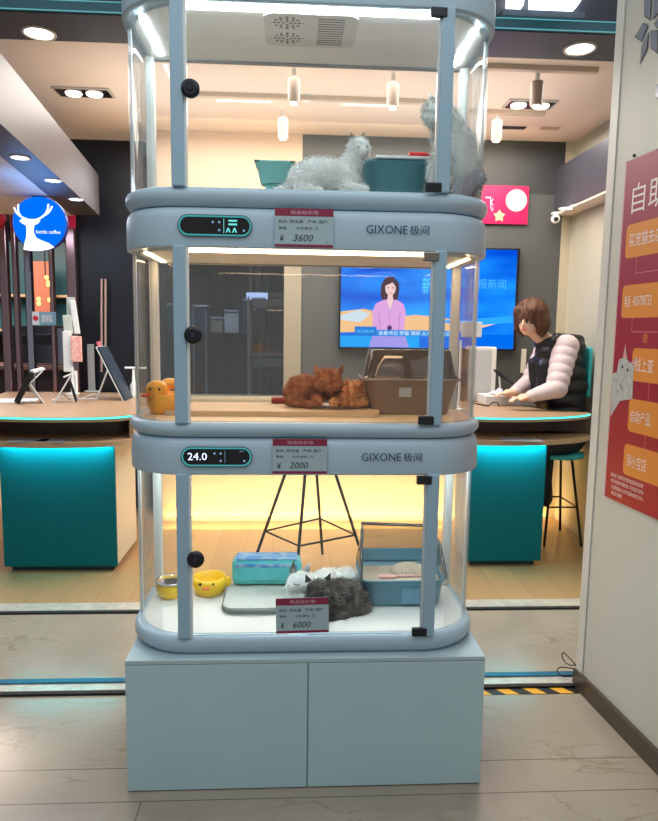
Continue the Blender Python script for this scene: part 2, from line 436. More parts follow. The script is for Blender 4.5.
po = Board(PO+PN*.001, PD, (0, 0, 1))
po.slab(.097, .822, .85, 2.022, .006, M_poster)
po.rect(.099, .822, .103, 2.02, mat('pink poster edge', (222, 150, 160), .5), .0065)
po.text('自助', .150, 1.835, .19, .10, M_pwhite, .007)
po.rr(.130, 1.685, .78, 1.80, .018, M_orange, .0068); po.text('买宠猫去店铺', .150, 1.722, .215, .046, M_pwhite, .0075)
po.line([(.20, 1.685), (.20, 1.63), (.5, 1.63)], .003, M_pline, .007)
po.rr(.130, 1.478, .60, 1.592, .018, M_orange, .0068); po.text('电话', .148, 1.516, .034, .040, M_pwhite, .0075); po.text('400708733', .195, 1.519, .105, .034, M_pwhite, .0075)
po.line([(.20, 1.478), (.20, 1.43), (.5, 1.43)], .003, M_pline, .007)
po.text('查', .265, 1.395, .03, .03, M_orange, .007)
po.rr(.215, 1.262, .60, 1.375, .018, M_orange, .0068); po.text('线上查', .236, 1.295, .10, .048, M_pwhite, .0075)
po.line([(.32, 1.262), (.32, 1.20)], .003, M_pline, .007)
po.rr(.215, 1.085, .60, 1.20, .018, M_orange, .0068); po.text('自助产品', .230, 1.118, .11, .044, M_pwhite, .0075)
po.line([(.32, 1.085), (.32, 1.02)], .003, M_pline, .007)
po.rr(.215, .948, .60, 1.045, .018, M_orange, .0068) if False else po.rr(.205, .93, .60, 1.04, .018, M_orange, .0068)
po.text('到小宝店', .226, .962, .11, .044, M_pwhite, .0075)
for i, t in enumerate(('请注意: 自助购买宠物商品须知说明', '购买前请仔细阅读, 可向店员咨询', '8.宠物售出七天内退换详询工作人', '购买须知')):
    w = .26 if i < 3 else .085
    po.text(t, .150, .975-.036*i-.008*0, w, .022, M_pwhite, .0075) if i < 0 else po.text(t, .133+.004*i, .905-.022*i, w*.75, .015, M_pwhite, .0075)
# printed cat
catp = [(610,357),(617,343.5),(620,361),(632,357),(639,355),(634,372),(634,397),(627,399),(620,401),(615,415),(613,417),(612,400),(613,375)]
cw = mat('grey white cat print', (190, 196, 194), .6, var=.25, scale=60)
pt = [pan(u, v) for u, v in ((612.6,417),(614,374),(619,372),(621,359.5),(625,358),(627.5,344),(629.5,360),(633,363),(639,356.5),(635.5,372),(634.5,399),(622,401),(616.5,410))]
po.poly([(a, b) for a, b in pt], cw, .0072)
po.poly([pan(u, v) for u, v in ((626.2,358),(627.5,346.5),(628.6,359))], mat('pink ear print', (226, 140, 150), .5), .0078)
po.poly([pan(u, v) for u, v in ((634,362.5),(638,358),(635.5,367))], mat('pink ear print', (226, 140, 150), .5), .0078)
for u, v in ((624.5, 367), (630, 370)): a, b_ = pan(u, v); po.circ(a, b_, .006, M_petald, .0078)
po.line([pan(622, 384), pan(625, 390)], .004, M_petald, .0078)
pst = po.build('poster')
tag(pst, 'tall crimson poster with orange caption boxes and a cat on the white partition', 'poster')
pin = MB(); p = PO+PD*.135; pin.cyl((p.x-.006, p.y, 2.035), .006, .012, M_metalblk, 8, 'x'); tag(pin.build('poster_pin'), 'small dark pin above the corner of the crimson poster', 'pin')

# ------------------------------------------------------------------ base cabinet
W = .55
bc = thing('storage_cabinet', (0, .25, 0), 'pale blue-grey low storage cabinet with two plain doors under the cages', 'cabinet')
BL, BR = -.553, .546
MB().box((BL+.002, .001, .0), (BR-.002, .5, .416), M_cab).build('body', bc)
MB().box((BL, -.010, .414), (BR, .505, .427), M_cabtop, .0015).build('top_board', bc)
MB().box((BL, -.010, .004), (-.0035, .0, .412), M_cab, .0015).build('door', bc)
MB().box((.0005, -.010, .004), (BR, .0, .412), M_cab, .0015).build('door', bc)

# ------------------------------------------------------------------ cages
XL, XR, YF, YB = -.5605, .5425, .02, .46
XM, XH = (XL+XR)/2, (XR-XL)/2
def plan(inset, rf=.185, rb=.05, n=10):
    x0, x1, y0, y1 = XL+inset, XR-inset, YF+inset, YB-inset
    rf -= inset*.5; p = []
    for cx, cyy, a, r in ((x1-rf, y0+rf, -PI/2, rf), (x1-rb, y1-rb, 0, rb), (x0+rb, y1-rb, PI/2, rb), (x0+rf, y0+rf, PI, rf)):
        for k in range(n+1):
            t = a+PI/2*k/n; p.append((cx+r*math.cos(t), cyy+r*math.sin(t)))
    return p
def slab(mb, prof, m):
    mb.loft([[(x, y, z) for x, y in plan(i)] for i, z in prof], m, True, True); return mb
def arc(mb, side, z0, z1, off, th, m):
    # curved corner pane from the front post round to the rear post
    r = .185; n = 12; pts = []
    for k in range(n+1):
        t = -PI/2 + PI/2*k/n
        pts.append((XH-r, YF+r, t))
    out = [((XH-r)+(r-off)*math.cos(t), YF+r+(r-off)*math.sin(t)) for _, _, t in pts]+[(XH-off, YB-.06)]
    inn = [((XH-r)+(r-off-th)*math.cos(t), YF+r+(r-off-th)*math.sin(t)) for _, _, t in pts]+[(XH-off-th, YB-.06)]
    loop = out+inn[::-1]
    loop = [(XM+side*x, y) for x, y in loop]
    mb.loft([[(x, y, z0) for x, y in loop], [(x, y, z1) for x, y in loop]], m, True, True); return mb

M_digit = emis('pale blue display digits', (210, 225, 255), 1.6)
M_ring = emis('cyan display ring', (90, 200, 205), .5)
M_tagw = mat('price tag paper', (168, 190, 196), .5)
M_tagr = mat('crimson tag band', (140, 36, 70), .5)
M_ink = mat('dark ink', (30, 46, 60), .6)
M_logo = mat('navy lettering', (38, 66, 96), .4)

def cage(z0, zfl, zgl, ztop, warm, label, disp, first=False):
    """z0 underside, zfl inner floor, zgl top of glass, ztop top of header"""
    c = thing('pet_display_cage', (0, .24, z0), label, 'cage')
    tray = MB(); h = zfl-z0
    slab(tray, [(.03, z0), (.010, z0+.002), (.001, z0+h*.2), (-.0055, z0+h*.45), (-.0055, z0+h*.7), (-.001, z0+h*.9), (.007, zfl), (.02, zfl)], M_shell)
    tray.build('base_tray', c)
    fm = M_ivory if not warm else mat('warm beige liner', (226, 200, 160), .5)
    slab(MB(), [(.022, zfl-.004), (.022, zfl+.0015)], fm).build('floor_liner', c)
    hd = MB(); hh = ztop-zgl
    slab(hd, [(.014, zgl+.001), (-.0035, zgl), (-.0045, zgl+.004), (-.0045, zgl+hh*.5), (-.004, zgl+hh*.72), (-.0005, zgl+hh*.86), (.006, zgl+hh*.95), (.015, ztop-.001)], M_shell)
    hd.build('header', c)
    slab(MB(), [(.03, zgl-.006), (.03, zgl+.0005)], M_ivory).build('ceiling_panel', c)
    xl, xr = -.379, .370
    for x in (xl, xr): MB().box((x-.018, YF-.012, zfl-.002), (x+.018, YF+.014, zgl+.004), M_post, .004).build('front_post', c)
    MB().box((xl+.018, YF-.004, zfl), (xl+.026, YF+.004, zgl), M_white).build('door_edge_strip', c)
    MB().box((xr-.026, YF-.004, zfl), (xr-.018, YF+.004, zgl), mat('pale edge strip', (196, 204, 206), .4)).build('door_edge_strip', c)
    MB().box((xl+.027, YF-.003, zfl+.004), (xr-.027, YF+.003, zgl-.004), M_glass).build('glass_door', c)
    for s in (-1, 1):
        arc(MB(), s, zfl, zgl, .010, .004, M_glassh).build('corner_glass', c)
        MB().box((XM+s*(XH-.012), YB-.055, zfl), (XM+s*(XH-.040), YB-.022, zgl), M_ivory, .003).build('rear_post', c)
        # slim pale seam where the curved pane meets the straight side
        arc_x = XH-.008
        MB().box((XM+s*arc_x, YF+.185, zfl), (XM+s*(arc_x-.008), YF+.197, zgl), mat('pane seam', (200, 210, 214), .3)).build('side_seam', c)
    MB().box((XL+.04, YB-.036, zfl), (XR-.04, YB-.031, zgl), M_glassh).build('back_glass', c)
    MB().box((XL+.04, YB-.045, zgl-.010), (XR-.04, YB-.022, zgl), mat('grey rail', (150, 158, 160), .5)).box((XL+.04, YB-.045, zfl), (XR-.04, YB-.022, zfl+.006), M_ivory).build('back_rail', c)
    kz = {2.31: 2.074, 1.65: 1.402, .992: .736}[zgl]
    k = MB(); k.tube([(-.341, YF-.003, kz), (-.341, YF-.012, kz), (-.341, YF-.02, kz), (-.341, YF-.022, kz)], [.024, .026, .024, .018], M_black, 24); kn = k.build('door_knob', c)
    MB().tube([(-.341, YF-.0225, kz), (-.341, YF-.026, kz)], [.010, .008], mat('knob centre', (30, 34, 52), .25), 16).build('knob_cap', kn)
    for z in (zfl+.012, zgl-.014):
        MB().box((xr-.052, YF-.016, z-.013), (xr-.006, YF-.001, z+.013), M_dark if z < zfl+.1 or not warm else mat('chrome clip', (150, 140, 130), .2, metal=.9), .003).build('hinge_clip', c)
    # lights inside
    lm = M_led_warm if warm else M_led_cool
    ys = .10 if zgl < 1 else .026
    MB().box((-.36, YF+ys, zgl-.0095), (.345, YF+ys+.012, zgl-.0065), lm).build('led_strip', c)
    for s in (-1, 1): MB().box((XM+s*.478, YF+.09, zgl-.0095), (XM+s*.490, YB-.07, zgl-.0065), lm).build('led_strip', c)
    # header front: control panel, lettering
    if not first:
        zc = (zgl+ztop)/2 + (.002 if warm else .001)
        bd = Board((-.381, YF-.0085, zc-.030), (1, 0, 0), (0, 0, 1))
        bd.slab(0, 0, .208, .060, .003, M_black, .0295)
        bd.mb.loft([[bd.P(x, y, .0031) for x, y in rrect(.002, .002, .206, .058, .0275)], [bd.P(x, y, .0031) for x, y in rrect(.0065, .0065, .2015, .0535, .023)]], M_ring, False, False)
        if disp: bd.text('24.0', .020, .020, .056, .022, M_digit, .0034)
        dm = emis('dim display icons', (150, 190, 230), .55)
        for x, y in ((.098, .040), (.116, .040), (.116, .018)): bd.circ(x, y, .0035, dm, .0034, n=8)
        bd.circ(.185, .018, .0035, dm, .0034, n=8)
        if disp: bd.rect(.128, .012, .129, .048, dm, .0034); bd.rect(.172, .045, .176, .048, dm, .0034); bd.rect(.18, .045, .183, .048, dm, .0034)
        else:
            tm = emis('teal display bars', (110, 225, 220), .9)
            bd.rect(.128, .010, .1295, .050, tm, .0034)
            for y in (.042, .032): bd.rect(.142, y, .166, y+.005, tm, .0034)
            for x in (.134, .152): bd.poly([(x, .012), (x+.004, .012), (x+.007, .02), (x+.010, .012), (x+.014, .012), (x+.009, .025), (x+.005, .025)], tm, .0034)
        bd.build('control_panel', c)
        lg = Board((0, YF-.0085, zc), (1, 0, 0), (0, 0, 1))
        lg.text('GIXONE', .152, -.0115, .118, .024, M_logo, .0006); lg.text('极间', .277, -.0125, .056, .026, M_logo, .0006)
        lg.build('brand_lettering', c)
    return c
cage(1.764, 1.817, 2.31, 2.42, False, 'topmost glass pet cage, cool white lit, with the two white cats', False, True)
cage(1.101, 1.147, 1.65, 1.764, True, 'middle glass pet cage, warmly lit, with the orange kittens', False)
c3 = cage(.427, .487, .992, 1.101, False, 'lowest glass pet cage standing on the cabinet, display reading 24.0', True)

def price_tag(x0, z0, x1, z1, price, label, y=YF-.0095, tilt=0):
    bd = Board((x0, y, z0), Vector((1, 0, tilt)), Vector((-tilt, 0, 1))); w, h = x1-x0, z1-z0
    bd.slab(0, 0, w, h, .0015, M_tagw)
    bd.rect(0, h*.80, w, h, M_tagr, .002); bd.rect(0, 0, w, h*.07, M_tagr, .002)
    bd.text('商品标价签', w*.27, h*.845, w*.48, h*.10, mat('pale tag print', (226, 180, 190), .5), .0024)
    bd.text('品名: 短毛猫   产地: 国产', w*.06, h*.62, w*.84, h*.085, M_ink, .0024)
    bd.text('等级:        计价单位: 只', w*.06, h*.45, w*.68, h*.075, M_ink, .0024)
    bd.text('¥', w*.08, h*.14, w*.07, h*.17, M_ink, .0024, .1); bd.text(price, w*.31, h*.15, w*.33, h*.18, M_ink, .0024, .25)
    bd.text('元', w*.88, h*.11, w*.035, h*.05, mat('red print', (180, 50, 60), .5), .0024)
    o = bd.build('price_tag'); return tag(o, label, 'price tag')
price_tag(-.109, 1.655, .057, 1.762, '3600', 'price tag reading 3600 on the middle cage header')
price_tag(-.113, .998, .048, 1.102, '2000', 'price tag reading 2000 on the lowest cage header')
price_tag(-.1, .497, .061, .609, '6000', 'price tag reading 6000 stuck low on the bottom cage glass door', YF-.0045, .02)

# vent unit on the topmost cage ceiling
vt = Board((-.145, .05, 2.303), (1, 0, 0), (0, 1, 0)); vt.N = Vector((0, 0, -1))
M_vent = mat('pale vent plate', (206, 206, 200), .5); M_slot = mat('vent slots', (104, 106, 106), .6)
vt.slab(0, 0, .27, .215, .008, M_vent, .03)
for cx, cyv in ((.066, .055), (.066, .155)):
    for rr_, nn in ((.036, 12), (.024, 8), (.011, 4)):
        for k in range(nn):
            a = 2*PI*k/nn; vt.circ(cx+rr_*math.cos(a), cyv+rr_*.95*math.sin(a), .0052, M_slot, .0085, n=8)
    vt.circ(cx-.048, cyv, .003, M_slot, .0085, n=8); vt.circ(cx+.048, cyv, .003, M_slot, .0085, n=8)
for k in range(12): vt.rect(.155, .022+k*.0150, .232, .029+k*.0150, M_slot, .0085)
tag(vt.build('ceiling_vent'), 'pale vent plate with two round fan grilles under the top cage ceiling', 'vent')

# ------------------------------------------------------------------ things in the lowest cage
Z3 = .4885
pd = MB(); pp = rrect(-.282, .172, .135, .42, .04)
pd.loft([[(x, y, Z3) for x, y in pp], [(x, y, Z3+.022) for x, y in pp]], mat('grey quilted pad', (196, 202, 194), .9, var=.08, scale=40), True, False)
pdo = thing('sleeping_pad', (0, .3, Z3), 'grey padded mat on the lowest cage floor under the curled cats', 'pad')
pd.build('cushion', pdo)
pi_ = MB(); pts = [(x, y, Z3+.011) for x, y in pp]; pi_.tube(pts+[pts[0]], .006, mat('grey green piping', (120, 128, 122), .8), 6); pi_.build('piping', pdo)
# wipes pack
wp = thing('wipes_pack', (-.14, .39, Z3+.0235), 'turquoise printed wipes pack lying on the mat at the back of the lowest cage', 'pack')
w_ = MB(); M_wip = mat('turquoise film', (80, 186, 184), .3, rgb2=(96, 200, 205), scale=18)
zp = Z3+.0235
w_.box((-.268, .350, zp), (-.018, .438, zp+.098), M_wip, .024); w_.build('film_body', wp)
wm = mat('marbled blue grey print', (30, 122, 196), .35, rgb2=(150, 186, 200), scale=30)
w2 = MB(); w2.box((-.252, .358, zp+.094), (-.034, .431, zp+.0995), wm, .0025); w2.box((-.252, .3485, zp+.070), (-.034, .353, zp+.084), wm, .002); w2.build('printed_label', wp)

# chick bowls
M_yel = mat('yellow plastic', (252, 206, 24), .3, coat=.3)
def bowl(cx, cyy, r, h, steel, label):
    t = thing('chick_bowl' if not steel else 'feeding_bowl', (cx, cyy, Z3), label, 'bowl')
    MB().lathe((cx, cyy, Z3), [(r*.72, 0), (r*.84, .003), (r*1.0, h*.45), (r*1.02, h*.7), (r*.92, h), (r*.86, h*.98), (r*.84, h*.55), (r*.6, h*.25), (.001, h*.22)], M_yel).build('bowl_body', t)
    return t
b1 = bowl(-.345, .36, .060, .062, False, 'yellow chick-faced bowl in the lowest cage beside the wipes pack')
for dx in (-.022, .022):
    MB().ell((-.345+dx-.004, .36-.053, Z3+.050), (.0058, .004, .0058), M_black, 10, 6).build('eye', b1)
MB().ell((-.349, .36-.062, Z3+.038), (.014, .008, .0065), mat('orange beak', (244, 128, 40), .4), 12, 6).build('beak', b1)
for dx in (-.062, .064): MB().ell((-.345+dx, .36, Z3+.040), (.013, .010, .018), M_yel, 10, 6).build('wing', b1)
b2 = bowl(-.475, .335, .052, .058, True, 'yellow bowl with a steel insert behind the left post of the lowest cage')
MB().lathe((-.475, .335, Z3+.052), [(.050, 0), (.056, .003), (.056, .007), (.046, .007), (.040, -.02), (.001, -.022)], M_chrome).build('steel_insert', b2)

# litter boxes
M_smoke = glass('smoke clear plastic', (.78, .78, .76), .8, .05, 1.5, haze=.14, hazecol=(128, 130, 126))
M_smokeb = glass('brown smoke plastic', (.50, .47, .43), 1.0, .05, 1.5, haze=.45, hazecol=(118, 104, 92))
M_smokef = glass('smoke rim plastic', (.5, .5, .5), 1.0, .08, 1.5, haze=.6, hazecol=(96, 104, 104))
M_blueT = mat('steel blue plastic', (98, 148, 168), .35)
M_litter = mat('pale litter grains', (216, 200, 178), .95, rgb2=(186, 168, 146), scale=160, bump=.8)
def ring(cx, cyy, hx, hy, r, z): return [(x, y, z) for x, y in rrect(cx-hx, cyy-hy, cx+hx, cyy+hy, r)]
def shell(mb, prof, cx, cyy, m, r=.04, th=.004):
    """open walls: outer rings up, then inner rings down"""
    out = [ring(cx, cyy, hx, hy, r, z) for hx, hy, z in prof]; inn = [ring(cx, cyy, hx-th, hy-th, r-th, z) for hx, hy, z in prof[::-1]]
    mb.loft(out+inn, m, False, True)
def tub(mb, prof, cx, cyy, m, r=.04, th=.004):
    out = [ring(cx, cyy, hx, hy, r, z) for hx, hy, z in prof]; inn = [ring(cx, cyy, hx-th, hy-th, r-th, z+.003*(i == len(prof)-1)) for i, (hx, hy, z) in enumerate(prof[::-1])]
    mb.loft(out+inn, m, True, True)
lx, ly = .325, .315
lb = thing('litter_box', (lx, ly, Z3), 'open blue litter box with a smoky clear hood in the lowest cage', 'litter box')
t_ = MB(); tub(t_, [(.125, .085, Z3), (.132, .092, Z3+.01), (.142, .100, Z3+.088), (.150, .108, Z3+.092), (.150, .108, Z3+.098)], lx, ly, M_blueT); t_.build('tub', lb)
MB().box((lx-.01, ly-.1005, Z3+.012), (lx+.06, ly-.096, Z3+.07), mat('lighter blue moulding', (104, 156, 178), .35), .004).build('front_moulding', lb)
li = MB(); li.loft([ring(lx, ly, .133, .090, .04, Z3+.03), ring(lx, ly, .136, .094, .04, Z3+.078)], M_litter); li.ell((lx+.04, ly+.03, Z3+.078), (.07, .05, .032), M_litter); lio = li.build('litter', lb); lio['kind'] = 'stuff'
# hood: side walls, back wall, open front with frame
M_hood = M_smoke
hd = MB()
zb, zt = Z3+.099, Z3+.238
def slantq(mb, a, b_, c_, d_, th, m):
    a, b_, c_, d_ = map(Vector, (a, b_, c_, d_)); n = (b_-a).cross(d_-a).normalized()*th
    mb.loft([[a, b_, c_, d_], [a+n, b_+n, c_+n, d_+n]], m, True, False)
slantq(hd, (lx-.145, ly-.10, zb), (lx-.145, ly+.10, zb), (lx-.125, ly+.085, zt), (lx-.135, ly-.02, zt), .004, M_hood)
slantq(hd, (lx+.145, ly+.10, zb), (lx+.145, ly-.10, zb), (lx+.135, ly-.03, zt-.045), (lx+.125, ly+.085, zt-.01), .004, M_hood)
slantq(hd, (lx-.145, ly+.10, zb), (lx+.145, ly+.10, zb), (lx+.125, ly+.085, zt), (lx-.125, ly+.085, zt), .004, M_hood)
hd.build('hood', lb)
bk = MB(); slantq(bk, (lx-.13, ly+.093, zb), (lx+.13, ly+.093, zb), (lx+.126, ly+.090, zb+.045), (lx-.126, ly+.090, zb+.045), -.004, M_blueT); bk.build('inner_panel', lb)
fr = MB(); fr.tube([(lx-.146, ly-.10, zb), (lx-.137, ly-.02, zt), (lx-.127, ly+.084, zt+.002), (lx+.125, ly+.084, zt-.008), (lx+.136, ly-.03, zt-.043), (lx+.146, ly-.10, zb)], .006, M_smokef, 8); fr.build('hood_frame', lb)
sc = thing('litter_scoop', (lx-.02, ly-.095, zb+.004), 'pinkish litter scoop lying across the blue litter box rim', 'scoop')
MB().box((lx-.085, ly-.104, zb+.002), (lx-.025, ly-.078, zb+.012), mat('dusty pink plastic', (206, 158, 148), .4), .004).build('scoop_blade', sc)
MB().tube([(lx-.025, ly-.09, zb+.008), (lx+.10, ly-.088, zb+.008)], [.006, .005], mat('dusty pink plastic', (206, 158, 148), .4), 8).build('handle', sc)

# middle cage: hooded litter box, board, duck
Z2 = 1.149
bb = MB(); pts = rrect(-.46, .155, .225, .405, .03); bb.loft([[(x, y, Z2) for x, y in pts], [(x, y, Z2+.016) for x, y in pts]], mat('pale wood board', (222, 190, 146), .6, var=.08, scale=12), True, False)
tag(bb.build('scratching_board'), 'pale flat board covering the middle cage floor under the kittens', 'board')
mx_, my_ = .335, .31
mb2 = thing('litter_box', (mx_, my_, Z2), 'brown smoky hooded litter box beside the orange kittens in the middle cage', 'litter box')
t_ = MB(); tub(t_, [(.125, .085, Z2), (.13, .09, Z2+.008), (.152, .105, Z2+.108), (.163, .113, Z2+.112), (.163, .113, Z2+.120)], mx_, my_, mat('taupe plastic tub', (150, 130, 114), .35), .045); t_.build('tub', mb2)
MB().box((mx_-.045, my_-.1065, Z2+.060), (mx_-.005, my_-.096, Z2+.090), mat('worn pale sticker', (186, 186, 182), .6), .001).build('sticker', mb2)
h_ = MB(); shell(h_, [(.158, .108, Z2+.120), (.150, .10, Z2+.13), (.135, .085, Z2+.208), (.128, .078, Z2+.213)], mx_, my_, M_smokeb, .045)
h_.build('hood', mb2)
MB().box((mx_-.10, my_-.095, Z2+.122), (mx_+.12, my_+.05, Z2+.126), mat('salmon litter tray lip', (206, 138, 100), .5)).build('inner_tray', mb2)
sc2 = thing('litter_scoop', (mx_+.02, my_-.02, Z2+.13), 'bright red scoop lying in the brown smoky litter box', 'scoop')
MB().box((mx_-.065, my_-.045, Z2+.127), (mx_+.075, my_+.01, Z2+.147), mat('bright red plastic', (240, 40, 34), .35), .005).build('scoop_blade', sc2)
MB().tube([(mx_+.07, my_-.02, Z2+.136), (mx_+.115, my_-.02, Z2+.136)], [.007, .006], mat('bright red plastic', (240, 40, 34), .35), 8).build('handle', sc2)
# duck bowl
dx, dy = -.455, .23
dk = thing('duck_bowl', (dx, dy, Z2), 'orange-yellow duck-shaped food bowl at the left of the middle cage', 'bowl')
M_duck = mat('orange yellow plastic', (252, 172, 10), .35)
MB().lathe((dx, dy, Z2), [(.05, 0), (.056, .004), (.064, .03), (.068, .062), (.063, .066), (.06, .04), (.001, .03)], M_duck, sx=1.05).build('bowl_body', dk)
hk = blob('head', [('e', (dx-.03, dy-.035, Z2+.078), (.036, .032, .030)), ('c', (dx-.01, dy-.02, Z2+.05), .03, (dx-.03, dy-.03, Z2+.07), .028), ('e', (dx+.005, dy+.0, Z2+.095), (.03, .025, .018))], M_duck, dk, .004)
MB().ell((dx-.060, dy-.060, Z2+.062), (.016, .014, .006), mat('red orange beak', (226, 82, 30), .4), 12, 6).build('beak', dk)
for ex in (-.044, -.016): MB().ell((dx+ex, dy-.064, Z2+.082), (.004, .003, .005), M_black, 8, 6).build('eye', dk)
tag(MB().box((-.13, .372, Z2+.0165), (-.062, .41, Z2+.036), mat('faded red cloth', (160, 52, 58), .8), .006).build('red_pad'), 'small dull red pad left of the orange kittens', 'pad')

# top cage tubs
Z1 = 1.819
t1 = thing('litter_box', (.29, .31, Z1), 'blue-teal litter tub behind the sitting white cat in the top cage', 'litter box')
t_ = MB(); tub(t_, [(.095, .08, Z1), (.10, .085, Z1+.01), (.112, .095, Z1+.125), (.118, .100, Z1+.13), (.116, .098, Z1+.14)], .275, .33, mat('deep teal plastic', (58, 122, 136), .35), .05); t_.build('tub', t1)
MB().box((.20, .225, Z1+.141), (.39, .24, Z1+.150), M_white, .002).build('rim_bar', t1)
sct = thing('litter_scoop', (.33, .25, Z1+.15), 'small red scoop resting on the teal tub in the top cage', 'scoop')
MB().box((.305, .225, Z1+.1505), (.365, .245, Z1+.162), mat('bright red plastic', (240, 40, 34), .35), .003).build('scoop_blade', sct)
MB().tube([(.36, .235, Z1+.156), (.388, .235, Z1+.156)], [.005, .004], mat('bright red plastic', (240, 40, 34), .35), 8).build('handle', sct)
wd = thing('water_dish', (-.12, .32, Z1), 'pale teal dish behind the lying white cat in the top cage', 'dish')
t_ = MB(); tub(t_, [(.042, .035, Z1+.075), (.048, .04, Z1+.08), (.060, .05, Z1+.133), (.064, .054, Z1+.136), (.064, .054, Z1+.142)], -.118, .35, mat('pale aqua plastic', (120, 190, 188), .35), .02); t_.build('dish_body', wd)
MB().box((-.184, .297, Z1+.136), (-.052, .303, Z1+.142), mat('dark teal rim', (40, 84, 92), .4)).build('dish_rim', wd)
MB().box((-.15, .32, Z1), (-.09, .38, Z1+.076), mat('pale aqua plastic', (120, 190, 188), .35), .008).build('dish_stand', wd)

# ------------------------------------------------------------------ cats
def ear(mb, base, tip, w, m, thick=.004, fwd=Vector((0, -1, 0))):
    base, tip = Vector(base), Vector(tip); d = (tip-base); s_ = d.cross(fwd).normalized()*w; f = fwd.normalized()*thick
    mb.add([base-s_, base+s_, tip, base-f*2.5, base+f*1.2], [(0, 1, 2), (0, 3, 2), (3, 1, 2), (0, 4, 2), (4, 1, 2), (0, 4, 1), (0, 3, 1)], m, True)
M_furw = mat('white fur', (240, 243, 240), .9, var=.08, scale=30)
M_furw2 = mat('white fur tufts', (244, 247, 244), .9)
M_pink = mat('pink skin', (226, 170, 165), .6)
# cat lying, head raised, top cage
c1 = thing('cat', (.04, .2, Z1), 'white cat lying low in the top cage, head raised to the right', 'cat')
B = lambda u, v, Y=.2: tuple(at(u, v, Y=Y))
bx = [('e', B(322, 176, .2), (.098, .06, .052)), ('e', B(308, 181, .2), (.062, .06, .042)), ('e', B(340, 178), (.06, .055, .045)),
      ('c', B(338, 174), .036, B(352, 163), .028), ('c', B(352, 163), .032, B(358, 151), .028), ('e', B(359, 148, .195), (.034, .034, .031)), ('e', B(364, 151, .17), (.017, .018, .013)),
      ('c', B(345, 186, .16), .018, B(366, 190, .13), .013), ('c', B(300, 188, .16), .016, B(322, 191, .12), .012), ('c', B(293, 188, .22), .02, B(276, 192, .2), .012)]
body = blob('body', bx, M_furw, c1, .006, 4, .006, .012)
fur('fur', body, 7000, .015, .0013, M_furw2, c1, Vector((-1, 0, -.4)), .45)
e_ = MB(); ear(e_, B(352.5, 141, .2), B(351, 131, .2), .009, M_furw); e_.build('ear', c1)
e_ = MB(); ear(e_, B(362, 140, .2), B(364, 131.5, .2), .009, M_furw); e_.build('ear', c1)
for u in (358.5, 367): MB().ell(B(u, 147, .163), (.003, .003, .004), M_black, 8, 6).build('eye', c1)
MB().ell(B(365.5, 150.5, .15), (.003, .003, .002), M_pink, 8, 6).build('nose', c1)
# sitting cat, top cage
c2 = thing('cat', (.45, .2, Z1), 'white fluffy cat sitting upright at the right end of the top cage', 'cat')
bx = [('e', B(457, 172), (.070, .072, .080)), ('e', B(455, 150), (.062, .062, .075)), ('c', B(452, 150), .056, B(446, 122), .043), ('e', B(438, 112, .18), (.044, .042, .040)),
      ('e', B(430, 117, .15), (.020, .018, .015)), ('c', B(437, 160, .17), .024, B(433, 189, .15), .016), ('c', B(444, 160, .14), .024, B(441, 190, .12), .016),
      ('e', B(460, 186), (.06, .07, .03)), ('c', B(472, 187, .22), .02, B(474, 190, .12), .014)]
body = blob('body', bx, M_furw, c2, .007, 4, .009, .015)
fur('fur', body, 11000, .026, .0014, M_furw2, c2, Vector((.2, 0, -1)), .4)
e_ = MB(); ear(e_, B(431.5, 105, .18), B(429.5, 93, .18), .012, M_furw); e_.build('ear', c2)
e_ = MB(); ear(e_, B(446, 104, .19), B(449, 92, .19), .012, M_furw); e_.build('ear', c2)
MB().ell(B(428.5, 112.5, .141), (.004, .004, .005), M_black, 8, 6).build('eye', c2)
MB().ell(B(434, 112.5, .136), (.004, .004, .005), M_black, 8, 6).build('eye', c2)
MB().ell(B(428, 118, .134), (.003, .003, .003), M_pink, 8, 6).build('nose', c2)
tl = blob('tail', [('c', B(478, 178, .12), .022, B(466, 189, .10), .024), ('c', B(466, 189, .10), .024, B(456, 191, .10), .016)], mat('grey tail fur', (196, 200, 204), .9), c2, .006)
fur('tail_fur', tl, 1800, .02, .0013, mat('grey tail fur', (196, 200, 204), .9), tl, Vector((-.6, 0, -.6)), .45)

# orange kittens
def striped(name, a, b_, scale, dist=2.5, rough=.9, thr=(.35, .65), rot=(0, 0, 0)):
    m = bpy.data.materials.new(name); m.use_nodes = True; nt = m.node_tree; p = nt.nodes['Principled BSDF']
    tc = nt.nodes.new('ShaderNodeTexCoord'); mp = nt.nodes.new('ShaderNodeMapping'); mp.inputs['Rotation'].default_value = rot
    w = nt.nodes.new('ShaderNodeTexWave'); w.inputs['Scale'].default_value = scale; w.inputs['Distortion'].default_value = dist; w.inputs['Detail'].default_value = 3; w.inputs['Detail Scale'].default_value = 2
    r = nt.nodes.new('ShaderNodeValToRGB'); r.color_ramp.elements[0].position = thr[0]; r.color_ramp.elements[1].position = thr[1]
    r.color_ramp.elements[0].color = (*lin(a), 1); r.color_ramp.elements[1].color = (*lin(b_), 1)
    nt.links.new(tc.outputs['Object'], mp.inputs[0]); nt.links.new(mp.outputs[0], w.inputs[0]); nt.links.new(w.outputs['Fac'], r.inputs[0]); nt.links.new(r.outputs[0], p.inputs['Base Color'])
    p.inputs['Roughness'].default_value = rough
    return m
M_or = striped('ginger tabby fur', (176, 108, 66), (190, 122, 78), 12)
M_or2 = mat('ginger tufts', (204, 140, 92), .9, rgb2=(150, 84, 44), scale=34)
M_or3 = striped('orange cream fur', (200, 122, 64), (224, 160, 104), 14)
M_crm = mat('cream ginger fur', (236, 186, 124), .9, rgb2=(190, 104, 48), scale=36)
k1 = thing('kitten', (.02, .33, Z2+.016), 'ginger kitten curled up facing front, left of the two kittens', 'cat')
